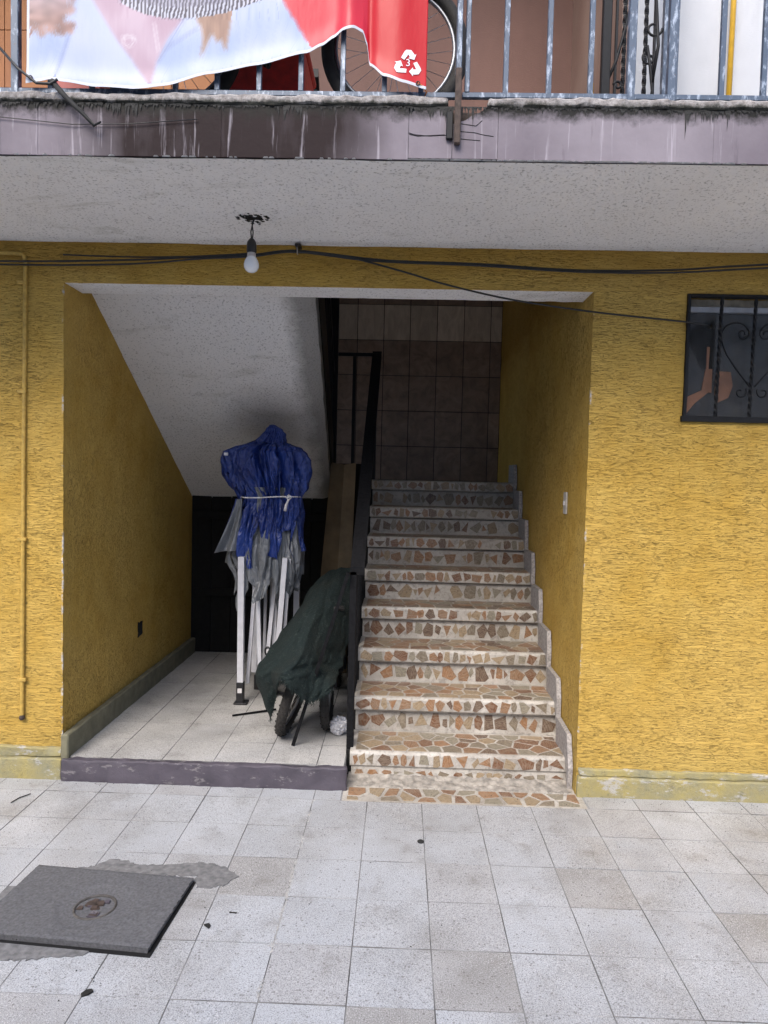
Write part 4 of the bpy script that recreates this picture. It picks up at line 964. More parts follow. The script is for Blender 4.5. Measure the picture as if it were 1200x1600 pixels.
# ------------------------------------------------------------------ bicycles
def wheel(parent, c, R, ax_u, ax_v, tyre_r, tm_, spokes=24, knobs=0, nrm=None):
    c = Vector(c); U = Vector(ax_u).normalized(); V = Vector(ax_v).normalized(); N = U.cross(V)
    wh = MB(); n = 48
    def ring(r, rt, m, ns, sq=1.0):
        b = MB(); base_ = 0
        for i in range(ns):
            a = 2*pi*i/ns; rad = U*cos(a)+V*sin(a)
            for k in range(m):
                t = 2*pi*k/m; b.v.append(c+rad*(r+rt*cos(t))+N*rt*sq*sin(t))
        for i in range(ns):
            for k in range(m): a0 = i*m+k; a1 = i*m+(k+1) % m; c0 = ((i+1) % ns)*m; b.f.append((a0, a1, c0+(k+1) % m, c0+k))
        return b
    hub = MB(); hub.tube([c-N*.04, c-N*.035, c+N*.035, c+N*.04], [.006, .016, .016, .006], 10)
    wo = hub.build('wheel', m_steel, parent, smooth='auto')
    tb = ring(R-tyre_r, tyre_r, 12, 56, .95)
    if knobs:
        for i in range(knobs):
            a = 2*pi*i/knobs; rad = U*cos(a)+V*sin(a); tan = -U*sin(a)+V*cos(a)
            for q in (-.8, -.27, .27, .8) if i % 2 else (-.55, 0, .55):
                t = q*1.25; p = c+rad*(R-tyre_r+tyre_r*cos(t)*1.0)+N*tyre_r*.95*sin(t); nn = (rad*cos(t)+N*sin(t)); s2 = nn.cross(tan).normalized()
                h = tyre_r*.16; hw = tyre_r*.14
                vs = [p+tan*x*hw+s2*y*hw+nn*zz*h for zz in (0, 1) for x, y in ((-1, -1), (1, -1), (1, 1), (-1, 1))]
                tb.add(vs, [(4, 5, 6, 7), (0, 1, 5, 4), (1, 2, 6, 5), (2, 3, 7, 6), (3, 0, 4, 7)])
    tb.build('tyre', tm_, wo, smooth='auto')
    ring(R-tyre_r*2-.004, .007, 8, 56, 1.2).build('rim', m_alu, wo, smooth=True)
    sp = MB()
    for i in range(spokes):
        a = 2*pi*i/spokes; rad = U*cos(a)+V*sin(a); o_ = (U*cos(a+(.9 if i % 2 else -.9))+V*sin(a+(.9 if i % 2 else -.9)))*.014+N*(.028 if (i//2) % 2 else -.028)
        sp.tube([c+o_, c+rad*(R-tyre_r*2-.008)], .0011, 4, False)
    sp.build('spokes', m_steel, wo)
def bicycle(name, label, origin, fwd, upv, R, frame_mat, tyre_mat, tyre_r=.024, knobs=0, group=None, wb=None):
    F = Vector(fwd).normalized(); Uv = Vector(upv).normalized(); N = F.cross(Uv).normalized()
    o_ = Vector(origin); bk = empty(name, origin, label, 'bicycle', group); WORG[bk.name] = o_.copy()
    s = R/.30; wb = wb or 1.0*s
    def P(f, u, n=0): return o_+F*f+Uv*u+N*n
    wheel(bk, P(0, R), R, F, Uv, tyre_r, tyre_mat, 26, knobs); wheel(bk, P(-wb, R), R, F, Uv, tyre_r, tyre_mat, 26, knobs)
    H = P(-.13*s, R+.33*s); Bb = P(-wb*.58, R*.92); Sx = P(-wb*.70, R+.30*s)
    fr = MB(); fr.tube([H, Bb], .017, 10).tube([H+Uv*.03*s, Sx], .015, 10).tube([Bb, P(-wb*.72, R+.42*s)], .015, 10)
    for n_ in (-.05, .05): fr.tube([P(-wb, R, n_), Bb], .008, 8).tube([P(-wb, R, n_), Sx], .008, 8)
    fr.build('frame', frame_mat, bk, smooth='auto')
    fk = MB()
    for n_ in (-.045, .045): fk.tube([P(0, R, n_), P(-.05*s, R+.12*s, n_), P(-.10*s, R+.25*s, n_)], .010, 8)
    fk.tube([P(-.10*s, R+.25*s, -.05), P(-.10*s, R+.25*s, .05)], .012, 8).tube([P(-.10*s, R+.24*s), P(-.155*s, R+.45*s)], .014, 8); fk.build('fork', frame_mat, bk, smooth='auto')
    hw_ = 1.0 if group is None else .30
    hb = MB(); hb.tube([P(-.24*s, R+.52*s, -.27*s*hw_), P(-.18*s, R+.52*s, -.12*hw_), P(-.155*s, R+.47*s, -.03), P(-.155*s, R+.47*s, .03), P(-.18*s, R+.52*s, .12*hw_), P(-.24*s, R+.52*s, .27*s*hw_)], .011, 8); ho = hb.build('handlebar', m_blackm, bk, smooth='auto')
    for n_ in (-1, 1): MB().tube([P(-.20*s, R+.52*s, n_*.17*s*hw_), P(-.245*s, R+.52*s, n_*.29*s*hw_)], .016, 8).build('grip', m_rubber, ho, smooth='auto')
    sd = MB(); sd.grid(12, 8, lambda u, v: P(-wb*.72+(u-.5)*.22*s, R+.45*s+.02*s*sin(pi*v)-.02*(u-.5)**2, (v-.5)*(.13*s*(1-u)**.8+.04*s))); sd.build('saddle', m_rubber, bk, smooth=True)
    cr = MB(); cr.tube([Bb-N*.06, Bb+N*.06], .018, 10); cr.tube([Bb+N*.055, Bb+N*.060], .075*s, 20).tube([Bb+N*.07, Bb+N*.07-Uv*.11*s+F*.03], .008, 6).tube([Bb-N*.07, Bb-N*.07+Uv*.11*s-F*.03], .008, 6); cr.build('crank', m_blackm, bk, smooth='auto')
    return bk
bicycle('bicycle', 'bicycle on the balcony with its spoked wheel showing beside the red banner', (-.057, -.76, 2.744), (1, .02, 0), (0, .03, 1), .262, m_blackm, m_rubber, .024, 0, wb=.80)
bicycle('bicycle', 'bicycle in the alcove with muddy knobbly front tyre poking out under the green net', (-.600, .40, .105), (-.10, -1, 0), (.30, 0, 1), .255, m_blackm, m_rubberd, .028, 60, 'bicycles parked under the green net', wb=.88)
bicycle('bicycle', 'dark small bicycle under the green net, its tyre next to the plastic bag', (-.372, .50, .105), (.02, -1, 0), (-.02, 0, 1), .22, m_blackm, m_rubber, .026, 40, 'bicycles parked under the green net', wb=.78)
# red boxes on the balcony behind the banner
def crate(x0, x1, y0, y1, z0, z1, mat, name, label):
    e = empty(name, ((x0+x1)/2, (y0+y1)/2, z0), label, 'box'); WORG[e.name] = Vector(((x0+x1)/2, (y0+y1)/2, z0))
    MB().bbox(x0, x1, y0, y1, z0, z1, .012).build('shell', mat, e)
    MB().bbox(x0-.008, x1+.008, y0-.008, y1+.008, z1+.0005, z1+.03, .008).build('lid', mat, e)
    MB().bbox(x0+.03, x1-.03, y0-.012, y0-.001, z0+.07, z0+.085, .003).build('rib', mat, e)
crate(-1.345, -1.16, -.62, -.40, 2.744, 3.02, m_red, 'red_box', 'bright red plastic box on the balcony behind the banner corner')
crate(-.74, -.40, -.60, -.32, 2.744, 3.10, m_redd, 'red_box', 'dull red box on the balcony behind the middle of the banner')
# black strap dangling over the slab edge and thin wire along the fascia
o = MB().tube([(-1.40, -.885, 2.92), (-1.33, -.90, 2.845), (-1.26, -.91, 2.79), (-1.21, -.915, 2.785), (-1.185, -.915, 2.80)], .0045, 8).build('black_hose', m_cable, smooth=True); tag(o, 'black hose curling round the left railing post', 'hose')
b = MB().tube([(-1.21, -.905, 2.80), (-1.16, -.912, 2.745), (-1.10, -.912, 2.69), (-1.065, -.905, 2.655), (-1.045, -.897, 2.672)], [.010, .009, .007, .006, .003], 7).build('torn_strap', m_leaf, smooth=True); tag(b, 'torn black strap hanging over the purple slab edge', 'strap')
o = MB().tube([(-1.9, -.886, 2.70), (-1.40, -.885, 2.690), (-1.15, -.885, 2.668), (-.95, -.885, 2.672), (-.72, -.885, 2.69)], .0016, 5).build('thin_wire', m_cable, smooth=True); tag(o, 'thin black wire sagging along the purple fascia', 'wire')
for pts in ([(.0, 2.652), (.03, 2.646), (.06, 2.648), (.12, 2.652)], [(.155, 2.640), (.21, 2.636), (.24, 2.634)], [(.165, 2.664), (.22, 2.660), (.25, 2.653), (.285, 2.648)], [(.165, 2.69), (.225, 2.682), (.245, 2.70)]):
    MB().tube([(x, -.8785, z) for x, z in pts], .0013, 4).build('crack', m_leaf, sb)

# ------------------------------------------------------------------ cables, conduit, lamp
def cable(pts, r, label):
    P = [Vector(p) for p in pts]; out = []
    for i in range(len(P)-1):     # Catmull-Rom
        p0 = P[max(i-1, 0)]; p1 = P[i]; p2 = P[i+1]; p3 = P[min(i+2, len(P)-1)]
        for k in range(10):
            t = k/10; out.append(.5*((2*p1)+(-p0+p2)*t+(2*p0-5*p1+4*p2-p3)*t*t+(-p0+3*p1-3*p2+p3)*t*t*t))
    out.append(P[-1]); o = MB().tube(out, r, 8).build('cable', m_cable, smooth=True); tag(o, label, 'cable', 'black cables strung across the yellow lintel')
cable([(-3.2, -.03, 2.46), (-1.885, -.04, 2.458), (-1.285, -.05, 2.470), (-.987, -.05, 2.487), (-.714, -.05, 2.502), (-.499, -.045, 2.526), (-.10, -.05, 2.488), (.339, -.05, 2.478), (.776, -.05, 2.458), (1.21, -.05, 2.466), (1.64, -.05, 2.498), (3.2, -.04, 2.6)], .0048, 'upper black cable running the full width above the opening')
cable([(-3.2, -.03, 2.445), (-1.885, -.036, 2.444), (-1.50, -.046, 2.445), (-1.2, -.055, 2.455), (-.95, -.058, 2.478), (-.714, -.058, 2.492), (-.499, -.050, 2.518), (-.15, -.056, 2.482), (.339, -.058, 2.468), (.776, -.058, 2.448), (1.21, -.058, 2.452), (1.64, -.058, 2.480), (3.2, -.045, 2.58)], .0045, 'lower black cable hugging the first one across the lintel')
cable([(-.499, -.052, 2.522), (-.36, -.055, 2.510), (-.218, -.055, 2.488), (.0, -.06, 2.432), (.195, -.06, 2.378), (.49, -.06, 2.317), (.855, -.05, 2.272), (1.219, -.04, 2.242), (1.36, -.022, 2.233), (1.43, .03, 2.228)], .0045, 'black cable branching down from the clip to the grilled window')
cable([(-1.60, -.025, 2.497), (-1.45, -.03, 2.492), (-1.2, -.045, 2.486), (-.95, -.05, 2.493), (-.72, -.052, 2.508)], .0038, 'short upper black cable joining the pair beside the lamp')
e = empty('cable_clip', (-.499, -.03, 2.51), 'small metal hook holding the cables under the ceiling edge', 'hook'); WORG[e.name] = Vector((-.499, -.03, 2.51))
MB().bbox(-.512, -.486, -.055, -.002, 2.545, 2.558, .002).build('base', m_socket, e); MB().tube([(-.499, -.050, 2.548), (-.499, -.062, 2.530), (-.499, -.058, 2.508), (-.499, -.045, 2.510)], .003, 6).build('wire_loop', m_copper, e, smooth=True)
cd = empty('conduit', (-1.795, -.02, .29), 'thin yellow painted conduit running down the left wall', 'pipe'); WORG[cd.name] = Vector((-1.795, -.02, .29))
MB().tube([(-1.803, -.012, .295), (-1.800, -.011, .9), (-1.796, -.012, 1.5), (-1.790, -.011, 2.1), (-1.787, -.012, 2.45), (-1.790, -.012, 2.488), (-1.802, -.012, 2.500), (-1.84, -.012, 2.503), (-3.2, -.012, 2.50)], .0095, 10).build('pipe', m_conduit, cd, smooth='auto')
MB().lathe([(.008, -.01), (.013, -.004), (.013, .008), (.009, .014)], (-1.803, -.013, .29), 10).build('end_cap', m_rust, cd, smooth='auto')
for z in (.47, 1.15, 1.85, 2.36): MB().bbox(-1.822, -1.780, -.0235, -.002, z, z+.016, .002).build('saddle_clip', m_conduit, cd)
lp = empty('hanging_lamp', (-.645, -.339, 2.338), 'bare unlit light bulb in a black holder hanging from the ceiling on a cord', 'lamp'); WORG[lp.name] = Vector((-.645, -.339, 2.338))
L = Vector((-.648, -.339, 0))
MB().lathe([(.002, 2.338), (.014, 2.340), (.024, 2.347), (.0305, 2.359), (.0315, 2.372), (.028, 2.386), (.021, 2.398), (.018, 2.404)], L, 24).build('bulb', m_bulb, lp, smooth=True)
MB().lathe([(.018, 2.404), (.0175, 2.412), (.0165, 2.421)], L, 20).build('collar', m_bulbbase, lp, smooth='auto')
MB().lathe([(.018, 2.419), (.0205, 2.424), (.0205, 2.452), (.0185, 2.464), (.012, 2.474), (.006, 2.480)], L, 20).build('socket', m_socket, lp, smooth='auto')
MB().tube([(-.649, -.339, 2.476), (-.652, -.341, 2.505), (-.646, -.340, 2.535), (-.636, -.338, 2.570)], .0028, 6).tube([(-.646, -.337, 2.476), (-.643, -.337, 2.505), (-.648, -.337, 2.535), (-.640, -.336, 2.570)], .0028, 6).build('cord', m_cable, lp, smooth=True)
# broken plaster round the lamp cord
hm = MB(); rg = random.Random(3)
for k in range(46):
    a = rg.uniform(0, 2*pi); r = .055*sqrt(rg.random())*(1.0 if k % 3 else 1.3); x = -.640+r*cos(a)*1.15; y = -.338+r*sin(a); s = rg.uniform(.003, .010)
    hm.add([(x-s, y-s*.5, 2.5635), (x+s*.8, y-s, 2.5625), (x+s, y+s*.7, 2.563), (x-s*.6, y+s, 2.5635), (x, y, 2.5595)], [(0, 1, 4), (1, 2, 4), (2, 3, 4), (3, 0, 4), (0, 1, 2, 3)])
o = hm.build('broken_plaster', m_leaf, sb); o['kind'] = 'stuff'
MB().prism(jag([(-.672, -.355), (-.610, -.352), (-.608, -.322), (-.668, -.320)], .008, .012), 2.5605, 'z', 2.567).build('ceiling_hole', m_hole, sb)

# ------------------------------------------------------------------ folded pop-up tent
tn = empty('folded_tent', (-.83, 1.0, ZP), 'folded pop-up canopy with blue cover, grey lining and white legs tied with cord', 'tent'); WORG[tn.name] = Vector((-.83, 1.0, ZP))
def interp(tab, v):
    if v <= tab[0][0]: return tab[0][1:]
    for a, b_ in zip(tab, tab[1:]):
        if v <= b_[0]:
            t = (v-a[0])/(b_[0]-a[0]); t = t*t*(3-2*t); return tuple(p+(q-p)*t for p, q in zip(a[1:], b_[1:]))
    return tab[-1][1:]
# height(z) -> left x, right x, fold amplitude   (at y = 1.0)
prof = [(.66, -1.03, -.60, .10), (.80, -1.04, -.58, .10), (1.00, -1.06, -.565, .12), (1.10, -1.045, -.57, .12), (1.25, -1.01, -.575, .14), (1.362, -.985, -.595, .12), (1.43, -1.05, -.56, .14), (1.50, -1.095, -.545, .16), (1.58, -1.112, -.550, .16), (1.63, -1.10, -.575, .15), (1.662, -1.03, -.61, .12), (1.685, -.925, -.68, .09), (1.70, -.895, -.700, .10), (1.74, -.872, -.722, .10), (1.775, -.850, -.745, .08), (1.80, -.822, -.775, .03), (1.808, -.80, -.79, 0)]
def cloth(th, z, k=1.0, seed=0):
    l, r, a = interp(prof, z); cxx = (l+r)/2; rx = (r-l)/2*k; ry = rx*.62+.03
    if z > 1.68: ry = rx*.8
    cxx += .012*sin(z*40)*(z > 1.69)
    dr = (1.70-z)
    f = 0
    ph = .5*sin(z*5+seed)
    f += abs(sin(th*3.0+ph+seed+.8*noise.noise(Vector((cos(th)*1.5, sin(th)*1.5, seed)))))*.6+.38
    f += .8*noise.noise(Vector((cos(th)*2.2, sin(th)*2.2, z*4+seed)))
    q1 = abs(noise.noise(Vector((cos(th)*3.1+2, sin(th)*3.1, z*2.2+seed*2)))); q2 = abs(noise.noise(Vector((cos(th)*7, sin(th)*7+5, z*4.5+seed))))
    rad = 1-a*1.55*(1-f)-.03+(a > .03)*(-.20*max(0, .22-q1)/.22-.08*max(0, .16-q2)/.16+.05)
    if z > 1.36 and z < 1.69:
        for c0, wd, dp in ((1.62, .20, .34), (1.0, .16, .30), (2.25, .12, .14), (.55, .10, .12), (1.30, .08, .10)):
            c1 = c0+.25*(z-1.5)+.05*sin(z*22+c0*9); q = abs(th-c1)/wd
            if q < 1: rad -= dp*(1-q)**1.2
    rad += .10*noise.noise(Vector((cos(th)*1.6+seed, sin(th)*1.6, z*5)))*(a > .09)
    rad += .05*noise.noise(Vector((cos(th)*5, sin(th)*5, z*11+seed*3)))*(a > .03)
    return Vector((cxx+cos(th)*rx*rad, 1.0-sin(th)*ry*rad, z))
hem_b = [(-1.12, 1.345), (-1.0, 1.33), (-.975, 1.00), (-.93, .93), (-.885, .93), (-.865, 1.20), (-.845, 1.22), (-.82, 1.08), (-.78, 1.01), (-.72, .99), (-.69, 1.16), (-.672, 1.17), (-.655, .99), (-.60, 1.03), (-.54, 1.08)]
hem_g = [(-1.15, .98), (-1.02, .95), (-.99, .71), (-.94, .66), (-.90, .86), (-.86, .72), (-.80, .76), (-.75, .88), (-.71, .66), (-.62, .78), (-.55, .90)]
def lining(hem, k, seed, ztop, nu, nv, amp=1):
    def fn(u, v):
        th = u*2*pi; p0 = cloth(th, 1.1, k, seed); zb = interp([(h[0], h[1]) for h in hem], p0.x)[0]+.012*noise.noise(Vector((p0.x*40, 0, seed)))
        if sin(th) < 0: zb = min(zb+.1, 1.1)
        z = zb+(ztop-zb)*v
        return cloth(th, z, k*(1 if k > .95 else 1.03-.24*v), seed)
    return MB().grid(nu, nv, fn, closed=True)
cv = lining(hem_b, 1.0, 0, 1.806, 420, 160).build('canopy_cover', m_bluec, tn, smooth=True)
lg = lining(hem_g, .93, 2.1, 1.42, 220, 60).build('canopy_lining', m_greyc, tn, smooth=True)
# loose grey flap sticking out to the left with a blue edge
fl = MB(); fl.grid(30, 24, lambda u, v: (-.99-.115*(1-u)*v**1.2+.035*u, .90-.035*sin(u*9+v*2)*v-.03*v, 1.345-(.325-.02*u)*v)); fl.build('loose_flap', m_greyc, tn, smooth=True)
fe = MB(); fe.tube([(-.99-.115*(i/12)**1.2-.001, .90-.03*(i/12), 1.345-.325*i/12) for i in range(13)], .0045, 6); fe.build('flap_edge', m_bluec, tn, smooth=True)
# tie cord
rp = []
for i in range(97):
    th = 2*pi*i/96; p = cloth(th, 1.362, 1.0, 0); rp.append(Vector((-.79+(p.x+.79)*1.01, 1.0+(p.y-1.0)*1.02, 1.362+.006*sin(th*2))))
pts = []
for i in range(97):   # pull the cord tight over the outer folds
    th = 2*pi*i/96; m = max(math.hypot((rp[(i+d) % 96].x+.79), (rp[(i+d) % 96].y-1)) for d in range(-5, 6)); pts.append(Vector((-.79+cos(th)*m*1.0, 1.0-sin(th)*min(m, .19), rp[i].z)))
MB().tube(pts, .0042, 6, False).build('tie_cord', m_cord, tn, smooth=True)
MB().tube([(-.665, .80, 1.368), (-.655, .785, 1.380), (-.640, .79, 1.366), (-.655, .785, 1.350), (-.668, .79, 1.362), (-.64, .788, 1.372)], .006, 6).tube([(-.655, .785, 1.356), (-.668, .780, 1.32), (-.674, .782, 1.285)], [.005, .008, .010], 6).build('cord_knot', m_cord, tn, smooth=True)
MB().bbox(-1.055, -1.030, .84, .843, 1.605, 1.622, .0005).build('care_label', m_cord, tn)
# legs and truss bars
def leg(a, b_, wd, name='leg', foot=False):
    o = MB().bar(a, b_, wd).build(name, m_white, tn)
    return o
A = leg((-.944, .86, 1.00), (-.940, .86, .235), .036)
MB().bbox(-.962, -.918, .838, .882, ZP+.002, .238, .003).build('foot_cap', m_blackpl, A); MB().bbox(-.953, -.927, .8355, .8385, .175, .203, .0005).build('foot_label', m_cord, A)
MB().bbox(-.975, -.895, .825, .900, ZP, ZP+.012, .003).build('foot_plate', m_blackpl, A)
leg((-.865, .93, .99), (-.912, .93, .21), .021, 'truss_bar'); leg((-.862, .92, .99), (-.832, .92, .215), .023, 'truss_bar')
leg((-.832, 1.06, .92), (-.838, 1.06, .235), .018, 'truss_bar'); leg((-.80, 1.10, .92), (-.815, 1.10, .24), .016, 'truss_bar')
leg((-.745, .97, .99), (-.806, .97, .30), .023, 'truss_bar'); leg((-.752, 1.0, .99), (-.770, 1.0, .26), .022, 'truss_bar')
B_ = leg((-.680, .86, 1.00), (-.722, .86, .36), .030); leg((-.66, .90, .99), (-.69, .90, .40), .018, 'truss_bar')
D_ = leg((-.93, 1.22, 1.0), (-.93, 1.22, .20), .036); leg((-.66, 1.22, 1.0), (-.66, 1.22, .20), .036)
for x, y in ((-.885, 1.16), (-.83, 1.20), (-.775, 1.02)): MB().bbox(x-.03, x+.03, y-.03, y+.03, ZP, ZP+.10, .004).build('foot_cap', m_blackpl, tn)
MB().bbox(-.885, -.845, .90, .95, .905, .965, .004).build('slider_bracket', m_blackpl, tn); MB().bbox(-.765, -.730, .94, .99, .91, .965, .004).build('slider_bracket', m_blackpl, tn)
MB().tube([(-.775+.015*cos(t*pi/8), .84, .435+.024*sin(t*pi/8)) for t in range(17)], .006, 6, False).build('pull_ring', m_blackpl, tn, smooth=True)
MB().bbox(-.784, -.766, .842, .85, .420, .450, .002).build('pull_tab', m_cord, tn)
MB().bar((-.87, 1.12, .125), (-.66, .98, .128), .014).build('cross_rod', m_blackpl, tn); MB().bar((-.93, .62, .112), (-.70, .74, .116), .009).build('ground_stake', m_rail, tn)

# ------------------------------------------------------------------ green shade net over the bicycles
NET = [[[-0.526, 0.95, 0.823], [-0.448, 0.95, 0.896], [-0.355, 0.95, 0.934], [-0.247, 1.0, 0.93]],
[[-0.573, 0.8, 0.729], [-0.472, 0.7, 0.825], [-0.357, 0.7, 0.865], [-0.249, 0.8, 0.853]],
[[-0.644, 0.6, 0.617], [-0.479, 0.38, 0.742], [-0.349, 0.45, 0.725], [-0.262, 0.62, 0.642]],
[[-0.696, 0.42, 0.533], [-0.508, 0.18, 0.605], [-0.379, 0.28, 0.577], [-0.285, 0.5, 0.496]],
[[-0.734, 0.36, 0.436], [-0.549, 0.08, 0.546], [-0.413, 0.16, 0.492], [-0.301, 0.33, 0.465]],
[[-0.652, 0.36, 0.21], [-0.553, 0.07, 0.51], [-0.429, 0.1, 0.39], [-0.313, 0.28, 0.418]] ]
def cr(P, t):
    n = len(P)-1; s = min(t*n, n-1e-6); i = int(s); f = s-i
    g_ = lambda k: Vector(P[max(0, min(n, k))])
    p0, p1, p2, p3 = g_(i-1), g_(i), g_(i+1), g_(i+2)
    return .5*((2*p1)+(-p0+p2)*f+(2*p0-5*p1+4*p2-p3)*f*f+(-p0+3*p1-3*p2+p3)*f*f*f)
def netf(u, v):
    p = cr([cr(r, u) for r in NET], v)
    a = v
    fold = .045*abs(sin(u*6.2+v*1.5+.6))**.7+.016*abs(sin(u*15+v*4))+.020*abs(noise.noise(Vector((u*9, v*3, 8))))+.012*noise.noise(Vector((u*5, v*5, 2)))+.006*noise.noise(Vector((u*22, v*22, 5)))
    k1 = max(0, min(1, (u-.42)/.10)); k2 = max(0, min(1, (v-.72)/.2)); p.y -= fold*(.4+a)-.07*k1*(1-k2); p.x += .010*noise.noise(Vector((u*4, v*14, 1))); p.z += .016*noise.noise(Vector((u*6, v*6, 11)))
    if v > .97: p.z += .010*noise.noise(Vector((u*60, 0, 0)))+.006*sin(u*160)
    return p
nt_ = MB().grid(110, 110, netf).build('shade_net', m_net, smooth=True); tag(nt_, 'dark green shade net draped over the bicycles beside the stair', 'net')
md = nt_.modifiers.new('thickness', 'SOLIDIFY'); md.thickness = .002
# frayed threads along the hem
fr = MB(); rg = random.Random(8)
o_ = nt_
for k in range(260):
    u = rg.random(); p = netf(u, .995); q = p+Vector((rg.uniform(-.012, .012), rg.uniform(-.01, .004), -rg.uniform(.004, .022))); fr.tube([p, (p+q)/2+Vector((rg.uniform(-.004, .004), 0, 0)), q], .0009, 3, False)
f_o = fr.build('frayed_threads', m_net, nt_); f_o['kind'] = 'stuff'
f_o.location = (0, 0, 0)

# crumpled plastic bag
bm = bmesh.new(); bmesh.ops.create_icosphere(bm, subdivisions=4, radius=.046)
for v in bm.verts:
    d = v.co.normalized(); k = 1+.30*abs(noise.noise(d*3.1))-.28*abs(noise.noise(d*6.5+Vector((3, 0, 0))))+.12*noise.noise(d*14); v.co = Vector((v.co.x*k*1.02, v.co.y*k, v.co.z*k*1.05))+Vector((-.300, .40, ZP+.049))
o = MB().addbm(bm).build('plastic_bag', m_bag); tag(o, 'crumpled white plastic bag on the alcove floor beside the railing post', 'bag')

# ------------------------------------------------------------------ inspection cover and litter
m_rustd = plain('tarnished_ring_iron', (.075, .068, .062), .7, sc=60, var=.5, bump=.5)
ic = empty('inspection_cover', (-1.02, -1.02, 0), 'grey concrete inspection cover set crooked in the pale paving', 'manhole cover'); WORG[ic.name] = Vector((-1.02, -1.02, 0))
bm = bmesh.new(); top = [(-1.312, -.788), (-.716, -.836), (-.742, -1.226), (-1.335, -1.180)]
nn = 20; b = MB()
def cov(u, v):
    a = Vector(top[0]).lerp(Vector(top[1]), u); c_ = Vector(top[3]).lerp(Vector(top[2]), u); p = a.lerp(c_, v)
    z = .020+.006*v+.0025*noise.noise(Vector((p.x*9, p.y*9, 0)))+.0012*noise.noise(Vector((p.x*40, p.y*40, 0)))
    r = math.hypot(p.x+.995, (p.y+1.028)*1.0)
    if r < .125: z -= .010*(1-r/.125)**.5
    e = min(u, 1-u, v, 1-v)
    if e == 0: p += Vector((random.uniform(-.003, .003), random.uniform(-.003, .003)))
    return (p.x, p.y, z-(.003 if e == 0 else 0))
b.grid(60, 44, cov)
q = [(x, y) for x, y in top]; b.add([(x, y, .018+.006*(i > 1)) for i, (x, y) in enumerate(q)]+[(-1.02+(x+1.02)*.985, -1.02+(y+1.02)*.985, -.004+.008*(i > 1)) for i, (x, y) in enumerate(q)], [(0, 1, 5, 4), (1, 2, 6, 5), (2, 3, 7, 6), (3, 0, 4, 7), (4, 5, 6, 7)])
b.build('slab', m_cover, ic, smooth='auto')
b = MB(); cxr, cyr = -.995, -1.028
b.grid(48, 8, lambda u, v: (cxr+(.066+.0045*cos(v*2*pi))*cos(u*2*pi), cyr+(.066+.0045*cos(v*2*pi))*sin(u*2*pi), .017+.006*sin(v*2*pi)), closed=True); b.build('ring', m_rustd, ic, smooth=True)
MB().lathe([(.060, .0), (.060, .012), (.02, .013), (.0, .0125)], (cxr, cyr, 0), 30).build('rusty_plug', m_rust, ic)
for k in range(16):
    a = rg.uniform(0, 6.28); r = rg.uniform(0, .050); x, y = cxr+r*cos(a), cyr+r*sin(a); s = rg.uniform(.008, .018)
    MB().prism(jag([(x-s, y-s*.7), (x+s, y-s*.6), (x+s*.8, y+s*.8), (x-s*.7, y+s)], .003, .01), .0125, 'z', .018+rg.uniform(0, .004)).build('rubble_piece', m_rust if k % 3 else m_kerb, ic)
MB().prism([(-1.316, -.790), (-.708, -.838), (-.733, -1.236), (-1.342, -1.189)], -.006, 'z', .0040).build('painted_gap_shadow', m_hole, ic)  # black sheet past the slab outline stands in for the shadow beneath
def leaf(pts, z, name, label, cat, mat=m_leaf, t=.006):
    o = MB().prism(jag(pts, .0015, .01), z, 'z', z+t).build(name, mat); tag(o, label, cat); return o
leaf([(-.872, -1.402), (-.862, -1.386), (-.848, -1.380), (-.842, -1.388), (-.852, -1.402), (-.864, -1.410)], .001, 'rubber_scrap', 'black rubber scrap on the paving at the lower left', 'litter')
o = MB().lathe([(.001, .001), (.013, .001), (.014, .004), (.011, .007), (.001, .008)], (.119, -.495, 0), 14).build('bottle_cap', m_leaf, smooth=True); tag(o, 'small round black cap lying on the paving before the stair', 'litter')
o = MB().tube([(-1.66, -.20, .006), (-1.69, -.24, .005), (-1.70, -.29, .006)], .0025, 5).build('twig', m_leaf); tag(o, 'short black twig on the paving near the left wall foot', 'twig')
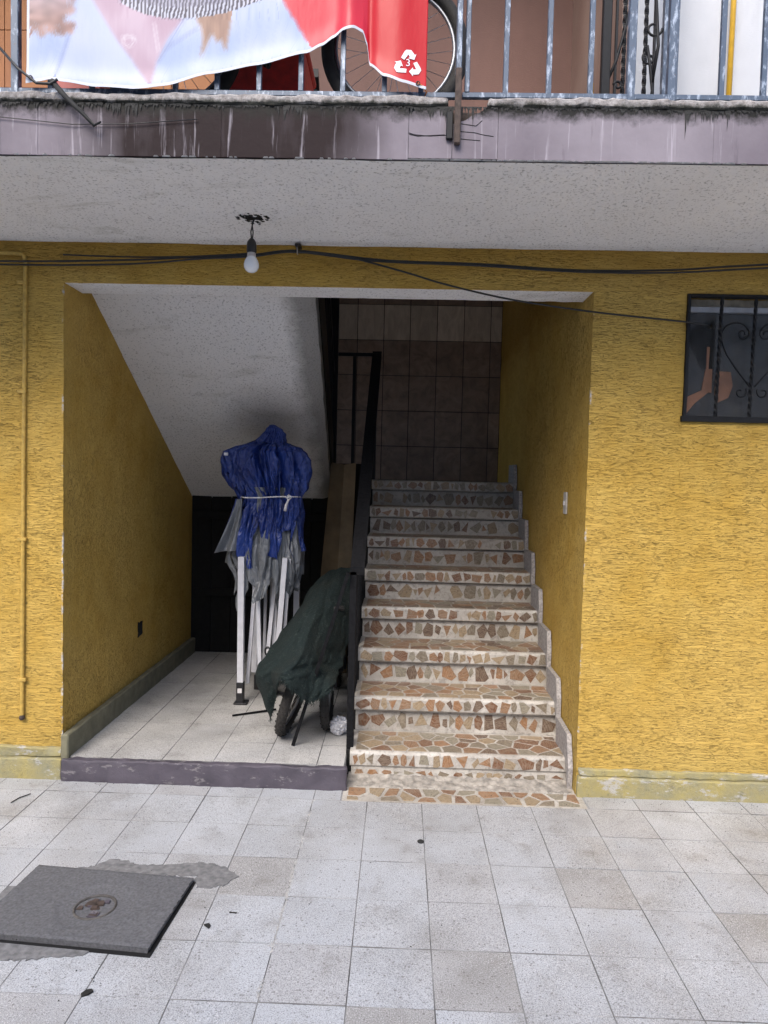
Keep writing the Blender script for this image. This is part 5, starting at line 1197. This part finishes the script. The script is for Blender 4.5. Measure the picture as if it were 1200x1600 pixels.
leaf([(-.61, -1.075), (-.597, -1.068), (-.588, -1.080), (-.590, -1.092), (-.600, -1.084)], .001, 'dry_leaf', 'small curled dark leaf right of the inspection cover', 'leaf')
leaf([(-.545, -1.00), (-.52, -1.003), (-.52, -1.007), (-.545, -1.006)], .001, 'dry_stalk', 'tiny dark stalk on the tile by the mortar joint', 'leaf', t=.003)
db = MB()
for k in range(340):
    x = rg.uniform(-2.2, 2.2); y = rg.uniform(-1.9, -.05) if k % 3 else -.05-abs(rg.gauss(0, .03)); s = rg.uniform(.0012, .0042); a = rg.uniform(0, 3)
    z = .0018 if not (-1.35 < x < -.7 and -1.25 < y < -.78) else .03
    if x < -.2 and x > -1.62 and k % 5 == 0: y = rg.uniform(0, 1.4); z = ZP+.002
    c_, s_ = cos(a)*s, sin(a)*s
    db.add([(x-c_, y-s_, z), (x+s_*.6, y-c_*.6, z), (x+c_, y+s_, z), (x-s_*.6, y+c_*.6, z), (x, y, z+s*.6)], [(0, 1, 4), (1, 2, 4), (2, 3, 4), (3, 0, 4)])
o = db.build('grit', m_leaf); o['kind'] = 'stuff'

# ------------------------------------------------------------------ the other side of the courtyard (behind the camera)
ob = empty('added_opposite_house', (0, -7.5, 0), 'unseen pale house added across the courtyard to shape the light', 'house'); WORG[ob.name] = Vector((0, -7.5, 0))  # unseen house added to block and bounce the daylight
MB().box(-9, 9, -7.9, -7.5, -.01, 5.2).build('wall', m_opp, ob)
for x in (-5, -2, 1, 4):
    f = MB().bbox(x-.55, x+.55, -7.505, -7.45, 3.3, 4.5, .01).build('window', m_alu, ob); MB().box(x-.5, x+.5, -7.449, -7.446, 3.35, 4.45).build('pane', m_glass, f)
MB().bbox(-1.6, -.6, -7.505, -7.45, 0, 2.1, .01).build('door', m_blackm, ob)
for x in (-7.5, 7.5):
    o = MB().box(x-.15, x+.15, -7.45, -.05, -.01, 4.6).build('courtyard_wall', m_opp); tag(o, 'plain rendered side wall at the %s end of the courtyard' % ('left' if x < 0 else 'right'), 'wall')
